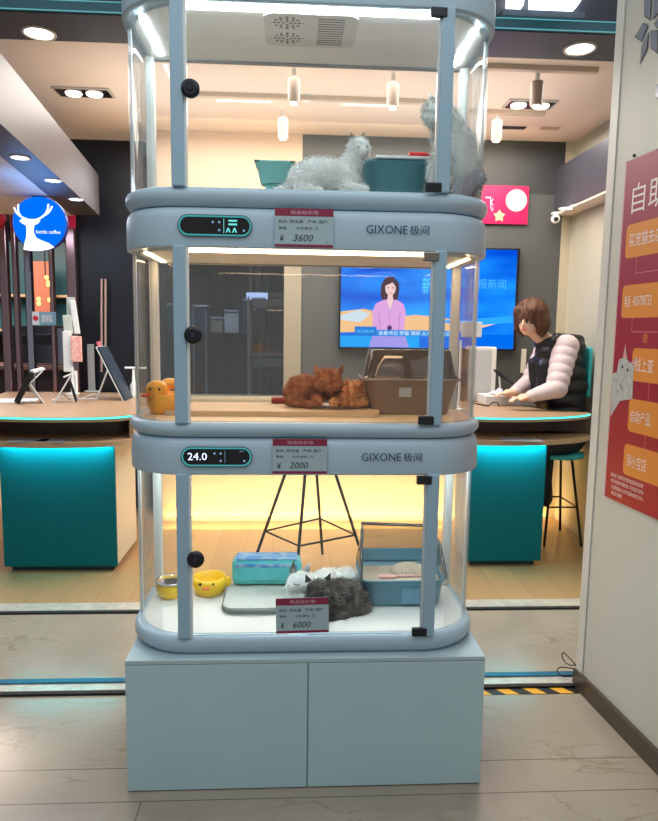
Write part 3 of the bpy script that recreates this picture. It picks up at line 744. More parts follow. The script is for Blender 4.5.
C = lambda u, v, Y=.30: tuple(at(u, v, Y=Y))
bx = [('e', C(304, 389, .33), (.062, .058, .046)), ('e', C(298, 393, .32), (.046, .05, .038)), ('e', C(325, 388, .32), (.06, .05, .042)),
      ('e', C(328, 380, .265), (.047, .040, .038)), ('e', C(322, 384.5, .245), (.022, .02, .018)), ('e', C(336, 384.5, .245), (.022, .02, .018)), ('e', C(329, 388, .235), (.020, .016, .015)),
      ('c', C(318, 398, .26), .018, C(318, 402, .22), .014), ('c', C(338, 399, .26), .018, C(340, 402, .22), .014), ('c', C(290, 401, .28), .014, C(312, 404, .23), .010)]
body = blob('body', bx, M_or, k1, .005, 4, .004, .01)
fur('fur', body, 9000, .014, .0012, M_or2, k1, Vector((-1, .3, -.4)), .4)
for a, t, n_ in (((316.5, 372), (315, 363.5), 0), ((340, 372), (343.5, 363.5), 0)):
    e_ = MB(); ear(e_, C(a[0], a[1], .262), C(t[0], t[1], .262), .012, M_or2); e_.build('ear', k1)
MB().ell(C(329.5, 386, .219), (.003, .003, .002), M_pink, 8, 6).build('nose', k1)
for u in (322.5, 335): MB().tube([C(u-2.6, 380.6, .231), C(u, 381.8, .227), C(u+2.6, 380.6, .231)], .0012, M_metalblk, 6).build('closed_eye', k1)
k2 = thing('kitten', (.17, .3, Z2+.016), 'orange and cream kitten asleep beside the smoky litter box', 'cat')
bx = [('e', C(355, 392, .33), (.045, .05, .038)), ('e', C(362, 395, .31), (.042, .045, .030)), ('e', C(350, 392, .26), (.034, .032, .030)), ('e', C(344, 397, .24), (.018, .018, .014)),
      ('c', C(350, 402, .25), .014, C(332, 402, .21), .012), ('c', C(365, 402, .26), .012, C(352, 404, .22), .009)]
body = blob('body', bx, M_or3, k2, .005, 4, .004, .01)
fur('fur', body, 6000, .013, .0012, M_crm, k2, Vector((1, .3, -.4)), .4, lambda c_: random.random() < .5)
for a, t in (((346, 384.5), (347, 377)), ((358, 386), (362, 380))):
    e_ = MB(); ear(e_, C(a[0], a[1], .25), C(t[0], t[1], .25), .010, M_or3); e_.build('ear', k2)
MB().ell(C(344, 395.5, .222), (.003, .003, .002), M_pink, 8, 6).build('nose', k2)
for u in (341, 349): MB().tube([C(u-2, 391.3, .226), C(u, 392.2, .222), C(u+2, 391.3, .226)], .001, M_metalblk, 6).build('closed_eye', k2)

# lowest cage cats
M_tab = mat('grey tabby fur', (84, 82, 78), .9, rgb2=(16, 16, 18), scale=22)
M_tab2 = mat('grey tabby tufts', (128, 124, 116), .9, rgb2=(8, 8, 10), scale=30)
k3 = thing('kitten', (.0, .28, Z3+.022), 'white kitten asleep behind the dark tabby, ear pointing up', 'cat')
D = lambda u, v, Y=.26: tuple(at(u, v, Y=Y))
bx = [('e', D(330, 582, .33), (.075, .06, .045)), ('e', D(306, 585, .29), (.05, .05, .042)), ('e', D(299, 582, .25), (.040, .040, .036)), ('e', D(292, 587, .23), (.022, .022, .018)), ('e', D(345, 578, .33), (.05, .05, .035)),
      ('c', D(290, 597, .24), .016, D(305, 600, .2), .013)]
body = blob('body', bx, M_furw, k3, .006, 4, .004, .01)
fur('fur', body, 6000, .013, .001, M_furw2, k3, Vector((1, 0, -.3)), .4)
for a, t in (((293, 573), (293.5, 559.5)), ((306, 571), (310, 562))):
    e_ = MB(); ear(e_, D(a[0], a[1], .25), D(t[0], t[1], .25), .015, M_furw); e_.build('ear', k3)
MB().tube([D(293.5, 583.6, .208), D(296.5, 585.2, .205), D(300, 584.4, .208)], .0014, M_metalblk, 6).build('closed_eye', k3)
MB().ell(D(288, 585.5, .208), (.003, .003, .003), M_pink, 8, 6).build('nose', k3)
k4 = thing('cat', (.1, .2, Z3+.002), 'dark grey tabby cat curled up at the front of the lowest cage', 'cat')
bx = [('e', D(340, 597, .22), (.085, .075, .058)), ('e', D(353, 604, .21), (.058, .065, .056)), ('e', D(322, 600, .18), (.058, .055, .045)), ('e', D(319, 590, .165), (.040, .036, .034)), ('e', D(312, 595, .14), (.018, .018, .015)),
      ('c', D(345, 618, .15), .022, D(318, 618, .12), .018), ('c', D(318, 618, .12), .018, D(303, 612, .12), .015)]
body = blob('body', bx, M_tab, k4, .006, 4, .005, .012)
fur('fur', body, 9000, .013, .0011, M_tab2, k4, Vector((.8, 0, -.5)), .5)
for a, t in (((308.5, 581.5), (305.5, 574)), ((327, 580), (331, 572.5))):
    e_ = MB(); ear(e_, D(a[0], a[1], .165), D(t[0], t[1], .165), .012, M_tab); e_.build('ear', k4)
for u in (313.5, 322.5): MB().ell(D(u, 589, .129), (.0035, .003, .004), M_black, 8, 6).build('eye', k4)
MB().ell(D(312, 594, .123), (.003, .003, .003), mat('dusky nose', (120, 86, 82), .6), 8, 6).build('nose', k4)

# ------------------------------------------------------------------ counters
M_wtop = mat('oak laminate top', (168, 138, 108), .35, var=.1, scale=6)
M_wdark = mat('walnut shelf board', (92, 70, 62), .4, var=.15, scale=8)
M_wside = mat('light oak end', (190, 158, 122), .45, var=.08)
M_cyan = emis('cyan led line', (80, 240, 225), 1.6)
M_sidew = mat('pale base side', (206, 204, 190), .5)
def smooth_curve(pts, n=8):
    out = []
    P_ = [pts[0]]+pts+[pts[-1]]
    for i in range(1, len(P_)-2):
        p0, p1, p2, p3 = P_[i-1:i+3]
        for k in range(n):
            t = k/n
            out.append(tuple(.5*((2*p1[j])+(-p0[j]+p2[j])*t+(2*p0[j]-5*p1[j]+4*p2[j]-p3[j])*t*t+(-p0[j]+3*p1[j]-3*p2[j]+p3[j])*t**3) for j in range(2)))
    out.append(pts[-1]); return out
def counter(front, back, zt, base, label, baseback):
    t = thing('service_counter', ((front[0][0]+front[-1][0])/2, 2.1, 0), label, 'counter')
    fc = smooth_curve(front); out = fc+back
    def off(d): # front pushed out/in along y
        return [(x, y+d) for x, y in fc]+back
    m = MB(); m.loft([[(x, y, zt-.028) for x, y in off(0)], [(x, y, zt) for x, y in off(0)]], M_wtop, True, False); m.build('worktop', t)
    m = MB()
    for (x0, y0), (x1, y1) in zip(fc, fc[1:]):
        m.add([(x0, y0-.004, zt-.012), (x1, y1-.004, zt-.012), (x1, y1-.004, zt-.002), (x0, y0-.004, zt-.002)], [(0, 1, 2, 3)], M_cyan)
        m.add([(x0, y0-.002, zt-.012), (x1, y1-.002, zt-.012), (x1, y1-.004, zt-.012), (x0, y0-.004, zt-.012)], [(0, 1, 2, 3)], M_cyan)
    m.build('led_line', t)
    m = MB(); m.loft([[(x, y, zt-.165) for x, y in off(-.02)], [(x, y, zt-.135) for x, y in off(-.02)]], M_wside, True, False); m.build('lower_shelf', t)
    bkf = [(x, y+.30) for x, y in fc]
    m = MB(); m.loft([[(x, y, zt-.135) for x, y in bkf+back], [(x, y, zt-.028) for x, y in bkf+back]], M_wdark, True, False); m.build('shelf_back', t)
    x0, x1, y0 = base
    m = MB(); m.box((x0, y0, .035), (x1, y0+.018, zt-.166), M_teal); m.build('front_panel', t)
    m = MB(); m.box((x0+.004, y0+.018, .035), (x1-.004, baseback, zt-.166), M_sidew); m.build('base_body', t)
    m = MB(); m.box((x0+.03, y0+.035, 0), (x1-.03, baseback-.03, .035), mat('dark teal plinth', (10, 62, 66), .5)); m.build('plinth', t)
    m = MB(); m.box((x0+.01, y0-.022, zt-.170), (x1-.01, y0-.014, zt-.166), emis('cyan downlight strip', (10, 215, 235), 75)); m.build('under_shelf_led', t)
    return t
ctL = counter([(-2.02, 1.84), (-1.82, 1.775), (-1.62, 1.735), (-1.38, 1.715), (-1.15, 1.74), (-1.02, 1.795), (-.965, 1.86)],
        [(-.955, 2.0), (-.97, 2.60), (-1.10, 2.90), (-1.16, 3.14), (-2.2, 3.15)], .928, (-1.715, -1.072, 1.862),
        'left curved oak-topped counter on a glowing teal base, beside the cafe passage', 2.36)
MB().box((-.985, 1.862, .793), (-.962, 2.12, .90), M_wside).build('end_board', ctL)
ctR = counter([(.86, 1.90), (1.02, 1.858), (1.27, 1.848), (1.53, 1.905), (1.70, 1.985), (1.80, 2.08)],
        [(1.80, 2.12), (1.60, 2.24), (1.46, 2.50), (1.32, 2.66), (1.15, 2.74), (.86, 2.74)], .928, (1.005, 1.468, 1.915),
        'right curved oak-topped counter on a glowing teal base where the person sits', 2.25)

# papers lying on the shelves
M_paper = mat('white paper', (220, 222, 224), .7)
def paper(u0, v0, z, w, d, rz, label, col=M_paper, th=.004, grp=None):
    p = at(u0, v0, Z=z)
    m = MB().box((-w/2, -d/2, 0), (w/2, d/2, th), col)
    m.v = [(v[0]*math.cos(rz)-v[1]*math.sin(rz)+p.x, v[0]*math.sin(rz)+v[1]*math.cos(rz)+p.y, v[2]+z) for v in m.v]
    o = m.build('paper_sheet'); tag(o, label, 'paper', grp); return o
M_pg = mat('greyish booklet', (150, 152, 158), .6)
paper(30, 440.5, .7935, .20, .12, .1, 'grey booklet on the left counter lower shelf, left one', M_pg)
paper(53, 441, .7935, .16, .10, -.25, 'grey booklet on the left counter lower shelf, right one', M_pg)
paper(520, 440, .7935, .24, .12, -.1, 'grey folder lying on the right counter lower shelf', M_pg)
paper(12, 401, .9285, .3, .24, .1, 'white sheet lying on the left counter beneath the dark tablet')
# things on left counter
ZT = .929
def stand_x(u, v, label, w=.09, h=.20, rz=.5):
    """a tablet leaning on an angled white easel"""
    p = at(u, v, Z=ZT); t = thing('tablet_stand', p, label, 'tablet stand')
    R_ = Vector((math.cos(rz), math.sin(rz), 0)); N_ = Vector((-math.sin(rz), math.cos(rz), 0))
    def quad(name, a, b_, wd, th, m):
        a, b_ = Vector(a), Vector(b_); s_ = N_*wd/2; d = (b_-a).normalized().cross(N_)*th
        q = MB(); q.loft([[p+a-s_, p+a+s_, p+b_+s_, p+b_-s_], [p+a-s_+d, p+a+s_+d, p+b_+s_+d, p+b_-s_+d]], m, True, False); return q.build(name, t)
    return t, quad, R_
t, quad, R_ = stand_x(30, 403, 'dark tablet on a white zigzag stand at the left counter front', rz=.55)
quad('tablet', R_*-.075+Vector((0, 0, .005)), R_*.02+Vector((0, 0, .19)), .15, .008, M_black)
quad('support', R_*.075+Vector((0, 0, .004)), R_*-.0+Vector((0, 0, .13)), .11, .006, M_white)
quad('support', R_*-.0+Vector((0, 0, .13)), R_*.075+Vector((0, 0, .205)), .11, .006, M_white)
quad('cradle', R_*.02+Vector((0, 0, .195)), R_*.09+Vector((0, 0, .215)), .11, .012, M_white)
t, quad, R_ = stand_x(67, 402, 'small white easel with a phone, right of the dark tablet', rz=.2)
quad('support', R_*-.07+Vector((0, 0, .0)), R_*.03+Vector((0, 0, .17)), .06, .006, M_white)
quad('phone', R_*.02+Vector((0, 0, .13)), R_*.055+Vector((0, 0, .003)), .07, .008, M_black)
quad('cradle', R_*-.01+Vector((0, 0, .16)), R_*.06+Vector((0, 0, .19)), .07, .01, M_white)
quad('arm', R_*-.04+Vector((0, 0, .06)), R_*.02+Vector((0, 0, .01)), .02, .006, M_chrome)
# laptop style stand at right
t, quad, R_ = stand_x(120, 399, 'large dark-backed tablet leaning on a rose-tipped stand near the cage', rz=.0)
quad('tablet', R_*.065+Vector((0, 0, .0)), R_*-.105+Vector((0, 0, .36)), .22, .010, mat('slate tablet back', (40, 52, 66), .4))
quad('tablet_edge', R_*.052+Vector((0, 0, .0)), R_*-.118+Vector((0, 0, .36)), .225, .006, M_white)
quad('prop_leg', R_*-.07+Vector((0, 0, .23)), R_*-.16+Vector((0, 0, .0)), .02, .008, M_white)
quad('prop_leg', R_*-.16+Vector((0, 0, .004)), R_*-.26+Vector((0, 0, .0)), .02, .008, M_white)
quad('tip_cap', R_*-.118+Vector((0, 0, .36)), R_*-.128+Vector((0, 0, .395)), .03, .018, mat('rose plastic', (216, 110, 120), .5))
# tall display with pink card
p = at(73, 394, Z=ZT)
tt = thing('display_totem', p, 'tall white card stand with a salmon pink card on the left counter', 'card stand')
MB().lathe((p.x, p.y, p.z), [(.05, 0), (.05, .008), (.014, .012), (.012, .12), (.012, .2)], M_white).build('base', tt)
def cardq(name, u0, v0, u1, v1, Y, th, m, par, lean=0):
    a, b_ = at(u0, v0, Y=Y), at(u1, v1, Y=Y); q = MB().box((a.x, Y, b_.z), (b_.x, Y+th, a.z), m, .006); 
    if lean: q.v = [(x+(z-b_.z)*lean, y, z) for x, y, z in q.v]
    return q.build(name, par)
yy = p.y
cardq('white_card', 62, 331, 72, 372, yy-.02, .03, M_white, tt)
cardq('pink_card', 70, 336, 82, 362, yy-.04, .018, mat('salmon card', (226, 150, 140), .6, rgb2=(240, 200, 190), scale=60), tt)
cardq('grey_card', 63, 315, 73, 334, yy+.0, .02, mat('pale grey green card', (190, 198, 188), .6), tt, -.05)
cardq('tall_fin', 73, 300, 80, 334, yy+.0, .02, M_white, tt, -.12)
cardq('tall_fin', 66, 297, 75, 318, yy+.03, .02, mat('pale grey green card', (190, 198, 188), .6), tt)
MB().cyl((at(76, 380, Y=yy).x, yy, p.z+.01), .012, .16, M_white, 12).build('stem', tt)
p = at(92, 391.5, Z=ZT)
g_ = thing('acrylic_post', p, 'slim grey upright post behind the displays on the left counter', 'post')
MB().box((p.x-.024, p.y-.012, p.z), (p.x+.024, p.y+.012, p.z+.36), mat('frosted grey acrylic', (150, 158, 162), .3), .003).build('post', g_)
MB().box((p.x-.05, p.y-.03, p.z), (p.x+.05, p.y+.03, p.z+.006), M_white, .002).build('foot', g_)
p = at(134, 397, Z=ZT)
s_ = thing('camera_gimbal', p, 'small white device with a crossbar on the left counter against the cage', 'device')
MB().lathe((p.x, p.y, p.z), [(.03, 0), (.034, .02), (.022, .05), (.028, .08), (.012, .11), (.008, .2)], M_white).build('body', s_)
MB().box((p.x-.06, p.y-.01, p.z+.20), (p.x+.09, p.y+.012, p.z+.214), M_white, .003).build('crossbar', s_)
cb = MB(); cb.tube([at(52, 400, Z=ZT+.004), at(62, 397, Z=ZT+.004), at(80, 399, Z=ZT+.004), at(95, 394, Z=ZT+.004), at(108, 396, Z=ZT+.004)], .004, M_paper, 6)
tag(cb.build('charging_cable'), 'white cable trailing between stands on the left counter', 'cable')

# door handle on the dark wall
h = thing('door_handle_bar', (-1.5, 3.25, 1.3), 'slim bronze twin pull bars on the dark navy wall', 'handle')
for u in (101.5, 105.5):
    a, b_ = at(u, 279, Y=3.20), at(u, 372 if u < 103 else 360, Y=3.20)
    MB().tube([a, b_], .009, mat('rose bronze', (205, 176, 170), .3, metal=.5), 8).build('pull_bar', h)
for z in (at(103, 290, Y=3.2).z, at(103, 350, Y=3.2).z): MB().box((at(101, 290, Y=3.2).x, 3.20, z-.006), (at(106, 290, Y=3.2).x, 3.25, z+.006), M_dark).build('bracket', h)

# right counter things
p = at(497, 403, Z=ZT)
bx_ = thing('reception_tray', p, 'low white box tray under the papers on the right counter', 'tray')
a = at(486, 405, Z=ZT); b_ = at(546, 405, Z=ZT)
MB().box((a.x, a.y, ZT), (b_.x, a.y+.22, ZT+.062), mat('off white tray', (206, 204, 202), .5), .004).build('body', bx_)
sc_ = thing('cash_register', (a.x-.05, a.y+.3, ZT), 'pale upright register screen beside the cage, right counter', 'register')
RY = a.y+.24
q0, q1 = at(468, 404, Y=RY), at(497, 350, Y=RY)
MB().box((q0.x, RY+.005, ZT), (q1.x-.03, RY+.03, q1.z), mat('pale grey plastic', (176, 178, 178), .5), .004).build('housing', sc_)
MB().box((q1.x-.03, RY, ZT), (q1.x, RY+.18, q1.z+.01), mat('warm white plastic', (214, 210, 204), .5), .004).build('side_panel', sc_)
MB().box((q0.x, RY+.01, q1.z+.0), (q1.x, RY+.13, q1.z+.02), mat('warm white plastic', (214, 210, 204), .5), .004).build('top_tray', sc_)
for i, (u, v, rz) in enumerate(((503, 394, .2), (512, 392, -.3), (521, 394, .5))):
    p = at(u, v, Z=ZT+.07); m = MB(); n = 7
    g = [[(( (i_/n-.5)*.15), ((j_/n-.5)*.11), .062+.012+(.05+.03*(i % 2))*random.random()*math.sin(PI*(i_+.3)/(n+.6))*math.sin(PI*(j_+.3)/(n+.6))) for i_ in range(n+1)] for j_ in range(n+1)]
    vs = []; fs = []
    for j_ in range(n+1):
        for i_ in range(n+1):
            x, y, z = g[j_][i_]; vs.append((p.x+x*math.cos(rz)-y*math.sin(rz), a.y+.10+x*math.sin(rz)+y*math.cos(rz), ZT+z-.002))
    for j_ in range(n):
        for i_ in range(n): k = j_*(n+1)+i_; fs.append((k, k+1, k+n+2, k+n+1))
    m.add(vs, fs, mat('crumpled bluish white bag', (200, 206, 224), .5)); 
    o = m.build('plastic_bag'); so_ = o.modifiers.new('t', 'SOLIDIFY'); so_.thickness = .003
    tag(o, ('crumpled white sheet at the left on the tray by the person', 'crumpled white sheet in the middle of the tray pile', 'crumpled white sheet nearest the person on the tray')[i], 'paper')
tb = thing('tablet', at(510, 385, Y=a.y+.06), 'black tablet tilted over the white tray in front of the person', 'tablet')
m = MB(); q0, q1 = at(497, 375, Y=a.y+.07), at(523, 391, Y=a.y+.0)
dn = Vector((0, .09, .03)); th = Vector((.004, 0, .008))
m.loft([[q0, q1, q1+dn, q0+dn], [q0+th, q1+th, q1+dn+th, q0+dn+th]], M_black, True, False); m.build('body', tb)
MB().tube([q0+Vector((.03, .04, -.01)), Vector((q0.x+.04, a.y+.1, ZT+.062))], .006, M_white, 8).build('kickstand', tb)
cb = MB(); cb.tube([at(470, 402, Z=ZT+.004), at(482, 405, Z=ZT+.004), at(489, 406, Z=ZT+.004), at(493, 402, Z=ZT+.03), at(498, 403, Z=ZT+.02), at(499, 406, Z=ZT+.004)], .004, M_metalblk, 6)
tag(cb.build('black_cable'), 'black cable looping in front of the white tray', 'cable')
# acrylic sign seen through the right corner of the middle cage
p0, p1 = at(453, 402, Z=ZT), at(480, 342, Y=2.3)
ls = thing('sign_holder', (at(462, 340, Y=2.2).x, 2.2, ZT), 'white lettered sign on a slim pole seen through the middle cage corner', 'sign')
u0 = at(461, 340, Y=2.2)
MB().cyl((u0.x, 2.2, ZT), .008, u0.z-ZT, M_white, 10).build('pole', ls)
MB().cyl((u0.x, 2.2, ZT), .04, .008, M_white, 16).build('foot', ls)
sg = Board(at(453, 334, Y=2.19), (1, 0, 0), (0, 0, 1)); sg.text('A', 0, 0, .06, .13, M_white, 0); sg.build('letter', ls)
q = at(461, 337, Y=2.2); q2 = at(482, 322, Y=2.2)
MB().box((q.x, 2.195, q.z), (q2.x, 2.205, q2.z), mat('white sign card', (236, 236, 232), .5), .002).build('card', ls)  # plain white card on the pole

# ------------------------------------------------------------------ television
TY = 2.90
a, b_ = at(343, 252.5, Y=TY), at(512.5, 348, Y=TY)
tv = thing('wall_television', ((a.x+b_.x)/2, TY, (a.z+b_.z)/2), 'wall television showing a blue news broadcast with an anchor', 'television')
x0, x1, z0, z1 = .285, 1.565, 1.300, 2.015
MB().box((x0-.012, TY+.003, z0-.014), (x1+.022, TY+.048, z1+.014), mat('black bezel', (8, 10, 18), .3), .003).build('bezel', tv)
M_sky = bpy.data.materials.new('news backdrop on screen'); M_sky.use_nodes = True
nt = M_sky.node_tree; nt.nodes.remove(nt.nodes['Principled BSDF']); e = nt.nodes.new('ShaderNodeEmission'); tc = nt.nodes.new('ShaderNodeTexCoord')
mp = nt.nodes.new('ShaderNodeMapping'); mp.inputs['Scale'].default_value = (.7, 1, 2.6); mp.inputs['Rotation'].default_value = (0, .35, 0)
n = nt.nodes.new('ShaderNodeTexNoise'); n.inputs['Scale'].default_value = 2.2; n.inputs['Detail'].default_value = 1.5
r = nt.nodes.new('ShaderNodeValToRGB'); r.color_ramp.elements[0].position = .3; r.color_ramp.elements[1].position = .72
r.color_ramp.elements[0].color = (*lin((0, 66, 190)), 1); r.color_ramp.elements[1].color = (*lin((28, 150, 250)), 1)
nt.links.new(tc.outputs['Object'], mp.inputs[0]); nt.links.new(mp.outputs[0], n.inputs[0]); nt.links.new(n.outputs[0], r.inputs[0]); nt.links.new(r.outputs[0], e.inputs[0]); e.inputs[1].default_value = 1.15
nt.links.new(e.outputs[0], nt.nodes['Material Output'].inputs[0])
S = Board((x0, TY+.002, z0), (1, 0, 0), (0, 0, 1)); w, h = x1-x0, z1-z0
E = lambda n_, c_, s_=1.1: emis('screen '+n_, c_, s_)
S.rect(0, 0, w, h, M_sky, 0)
def T(u, v):  # picture position on the screen
    return ((u-343)/169.5*w, (348-v)/95.5*h)
S.poly([T(343, 314), T(365, 311), T(400, 318), T(415, 316), T(440, 318), T(470, 324), T(500, 322), T(470, 331), T(430, 331), T(343, 334)], E('orange haze', (226, 178, 128)), .0006)
S.poly([T(343, 318), T(360, 312), T(372, 316), T(362, 324), T(343, 322)], E('pale haze', (190, 205, 215)), .0008)
S.rect(*T(343, 347.5), *T(420, 337), E('floor blue', (10, 150, 225)), .0008)
S.rect(*T(420, 347.5), *T(512, 334), E('floor blue right', (0, 96, 210)), .0008)
S.poly([T(430, 322), T(512, 316), T(512, 322), T(470, 326)], E('glow line', (40, 150, 255)), .0009)
for k in range(14):  # arc behind the anchor
    t0 = PI*.15+PI*.75*k/14; t1_ = PI*.15+PI*.75*(k+1)/14
    S.line([T(383+24*math.cos(t0), 296-20*math.sin(t0)), T(383+24*math.cos(t1_), 296-20*math.sin(t1_))], .006, E('arc', (90, 130, 230)), .0009)
S.poly([T(361, 263), T(365, 267), T(371, 263), T(366, 269)], E('pale logo', (170, 215, 255)), .001)
S.text('北京新闻', *T(359, 273), .10, .025, E('pale logo', (170, 215, 255)), .001)
S.text('新闻联播时政要闻', *T(384, 266), .36, .018, E('headline', (150, 200, 240)), .001)
S.text('新闻', *T(421, 296), .15, .12, E('cyan title', (80, 205, 240)), .001)
S.text('人民日报新闻', *T(447, 290), .42, .07, E('dim title', (70, 165, 235)), .001)
# anchor
ax = lambda du, dv: T(390.5+du, 300+dv)
H_ = E('hair', (66, 44, 58)); SK = E('skin', (226, 190, 190)); JK = E('lilac jacket', (206, 150, 206)); JD = E('jacket fold', (176, 116, 180))
S.poly([ax(-9.5, -3), ax(-9, -12), ax(-6, -18), ax(-1, -20.5), ax(4, -19), ax(8, -14), ax(8.5, -6), ax(7, 2), ax(-1, 4), ax(-8, 2)], H_, .0012)
S.circ(*ax(0, -9), .038, SK, .0016, .052); S.poly([ax(-2.2, -3), ax(2.2, -3), ax(3.2, 4), ax(-3.2, 4)], SK, .0014)
S.poly([ax(-5.4, -11), ax(-4, -16), ax(0, -17.5), ax(5, -15), ax(5.4, -10), ax(2, -14.5)], H_, .0018)
for d_ in (-2.2, 2.2): S.rect(*ax(d_-.9, -8.9), *ax(d_+.9, -9.8), H_, .0019)
S.rect(*ax(-1.4, -4.2), *ax(1.4, -5), E('lips', (200, 80, 100)), .0019)
S.poly([ax(-16, 32), ax(-17, 14), ax(-14, 6), ax(-6, 2), ax(-3, 2), ax(0, 14), ax(3, 2), ax(7, 2), ax(13, 6), ax(15.5, 14), ax(14, 32)], JK, .0013)
S.poly([ax(-3, 2), ax(3, 2), ax(0, 13)], SK, .0014)
S.line([ax(-11, 14), ax(-9, 31)], .006, JD, .0015); S.line([ax(10, 14), ax(9, 31)], .006, JD, .0015); S.line([ax(0, 13), ax(0, 30)], .004, JD, .0015)
S.circ(*ax(0, 29), .018, E('microphone', (70, 40, 90)), .0017)
S.poly([T(371, 347.5), T(374, 337), T(406, 337), T(410, 347.5)], E('desk reflection', (150, 140, 215)), .001)
S.rect(*T(357, 337), *T(378, 328), E('caption tag', (0, 110, 200)), .0018); S.text('焦点新闻', *T(359, 334), .12, .022, E('caption tag text', (90, 200, 240)), .002)
S.rect(*T(378, 337), *T(452, 331), E('caption bar', (20, 130, 210)), .0018)
S.text('省委书记 李强 调研 人才工作会议', *T(380, 336), .53, .030, E('caption text', (215, 235, 245)), .002)
S.build('screen', tv)

# wall socket plate, pink sign, camera
a = at(521, 373, Y=2.93); b_ = at(527, 349, Y=2.93)
tag(MB().box((a.x, 2.935, a.z), (b_.x, 2.949, b_.z), mat('cream switch plate', (206, 204, 188), .5), .003).build('switch_plate'), 'tall cream switch plate on the grey wall beside the person', 'switch')
a = at(470, 223, Y=2.90); b_ = at(530.5, 186, Y=2.90)
ps = thing('shop_banner', ((a.x+b_.x)/2, 2.9, (a.z+b_.z)/2), 'magenta banner with a smiling star above the television', 'banner')
pb = Board((a.x, 2.949, a.z+.004), (1, 0, 0), (0, 0, 1)); w = b_.x-a.x; h = b_.z-a.z
pb.slab(0, 0, w, h, .02, mat('magenta board', (204, 12, 84), .4))
def PT(u, v): return ((u-470)/60.5*w, (223-v)/37*h)
M_star = mat('pale yellow star', (236, 208, 150), .5)
cx, cyv = PT(501, 215.5); pb.poly([(cx+(.045 if k % 2 == 0 else .026)*math.sin(PI*k/5), cyv+(.045 if k % 2 == 0 else .026)*math.cos(PI*k/5)) for k in range(10)], M_star, .022)
for d_ in (-.010, .008): pb.rect(cx+d_-.003, cyv+.002, cx+d_+.005, cyv+.008, M_ink, .0225)
pb.rect(cx-.008, cyv-.012, cx+.008, cyv-.008, M_ink, .0225)
pb.text('飞', *PT(486, 211), .06, .10, mat('pale pink lettering', (236, 190, 208), .5), .022)
pb.circ(*PT(518, 200), .078, mat('plain pale disc', (206, 198, 196), .5), .022)
pb.build('board', ps)
a = at(555.5, 219, Y=2.85)
cc = thing('security_camera', a, 'small white security camera on the corner under the right soffit', 'camera')
MB().ell((a.x, a.y, a.z), (.032, .032, .032), M_white).build('housing', cc)
MB().ell((a.x-.006, a.y-.024, a.z-.003), (.017, .014, .017), M_black).build('lens', cc)
MB().cyl((a.x, a.y+.01, a.z+.02), .015, .03, M_white, 10).build('mount', cc)
MB().box((a.x-.02, a.y+.0, a.z+.035), (a.x+.055, a.y+.04, a.z+.05), M_white, .003).build('bracket', cc)

# ------------------------------------------------------------------ lights & fixtures (visible)
M_lamp = emis('warm white lamp', (255, 232, 210), 9)
M_lampc = emis('cool white lamp', (235, 240, 255), 7)
def downlight(p, r, label, lamp=None, grp=None):
    t = thing('recessed_downlight', p, label, 'ceiling light', grp)
    m = MB(); n = 32
    m.loft([[(p[0]+q*math.cos(2*PI*k/n), p[1]+q*math.sin(2*PI*k/n), p[2]-z) for k in range(n)] for q, z in ((r*1.18, .0005), (r*1.16, .006), (r*1.0, .006), (r*.97, .001))], mat('pale lamp ring', (200, 196, 190), .4), False, True); m.build('trim_ring', t)
    MB().tube([(p[0], p[1], p[2]-.0005), (p[0], p[1], p[2]-.003)], r*.95, lamp or M_lamp, 28).build('lamp', t)
    return t
downlight(at(39, 33, Z=2.70), .062, 'round downlight under the dark beam, far left')
downlight(at(580, 48.5, Z=2.70), .062, 'round downlight under the dark beam, right of the cages')
downlight(at(307, 98, Z=CZ), .055, 'round downlight in the cream ceiling seen through the top cage')
downlight(at(20, 157, Z=2.2), .040, 'nearest of the three downlights under the left soffit', M_lampc)
downlight(at(53, 180, Z=2.2), .040, 'middle of the three downlights under the left soffit', M_lampc)
downlight(at(76, 199, Z=2.2), .040, 'farthest of the three downlights under the left soffit', M_lampc)
downlight(at(566, 208, Z=2.275), .045, 'small downlight under the right soffit by the security camera')
def grille(u, v, w, label, spots):
    p = at(u, v, Z=CZ); t = thing('grille_light', p, label, 'ceiling light')
    MB().box((p.x-w/2-.015, p.y-.075, CZ-.010), (p.x+w/2+.015, p.y+.075, CZ), mat('pale fixture frame', (196, 190, 184), .4), .002).build('frame', t)
    MB().box((p.x-w/2, p.y-.06, CZ-.013), (p.x+w/2, p.y+.06, CZ-.0095), M_black).build('recess', t)
    for dx_ in spots:
        MB().tube([(p.x+dx_, p.y, CZ-.013), (p.x+dx_, p.y, CZ-.02)], [.047, .043], M_lamp, 20).build('lamp', t)
grille(84, 91.5, .30, 'twin-lamp grille light in the ceiling left of the cages', (-.06, .06))
grille(530, 103.5, .27, 'twin-lamp grille light in the ceiling right of the cages', (-.07, .07))
def spot(u, v, label, L=.12, z=2.76):
    p = at(u, v, Z=z-.05); t = thing('track_spotlight', (p.x, p.y, CZ), label, 'spotlight')
    MB().cyl((p.x, p.y, CZ-.06), .012, .05, M_white, 10).build('stem', t)
    MB().cyl((p.x, p.y, CZ-.06-L), .032, L, mat('white spot body', (160, 142, 126), .5), 20).build('can', t)
    MB().tube([(p.x, p.y, CZ-.061-L), (p.x, p.y, CZ-.066-L)], .020, M_lamp, 16).build('lamp', t)
spot(537, 86, 'white cylinder spotlight hanging right of the cages, nearer one')
spot(497, 124, 'white cylinder spotlight beside the top cage, farther one')
spot(294, 83, 'white cylinder spotlight seen through the top cage, left of centre')
spot(393, 88, 'white cylinder spotlight seen through the top cage, right of centre')
spot(283, 122, 'far white cylinder spotlight low behind the top cage')
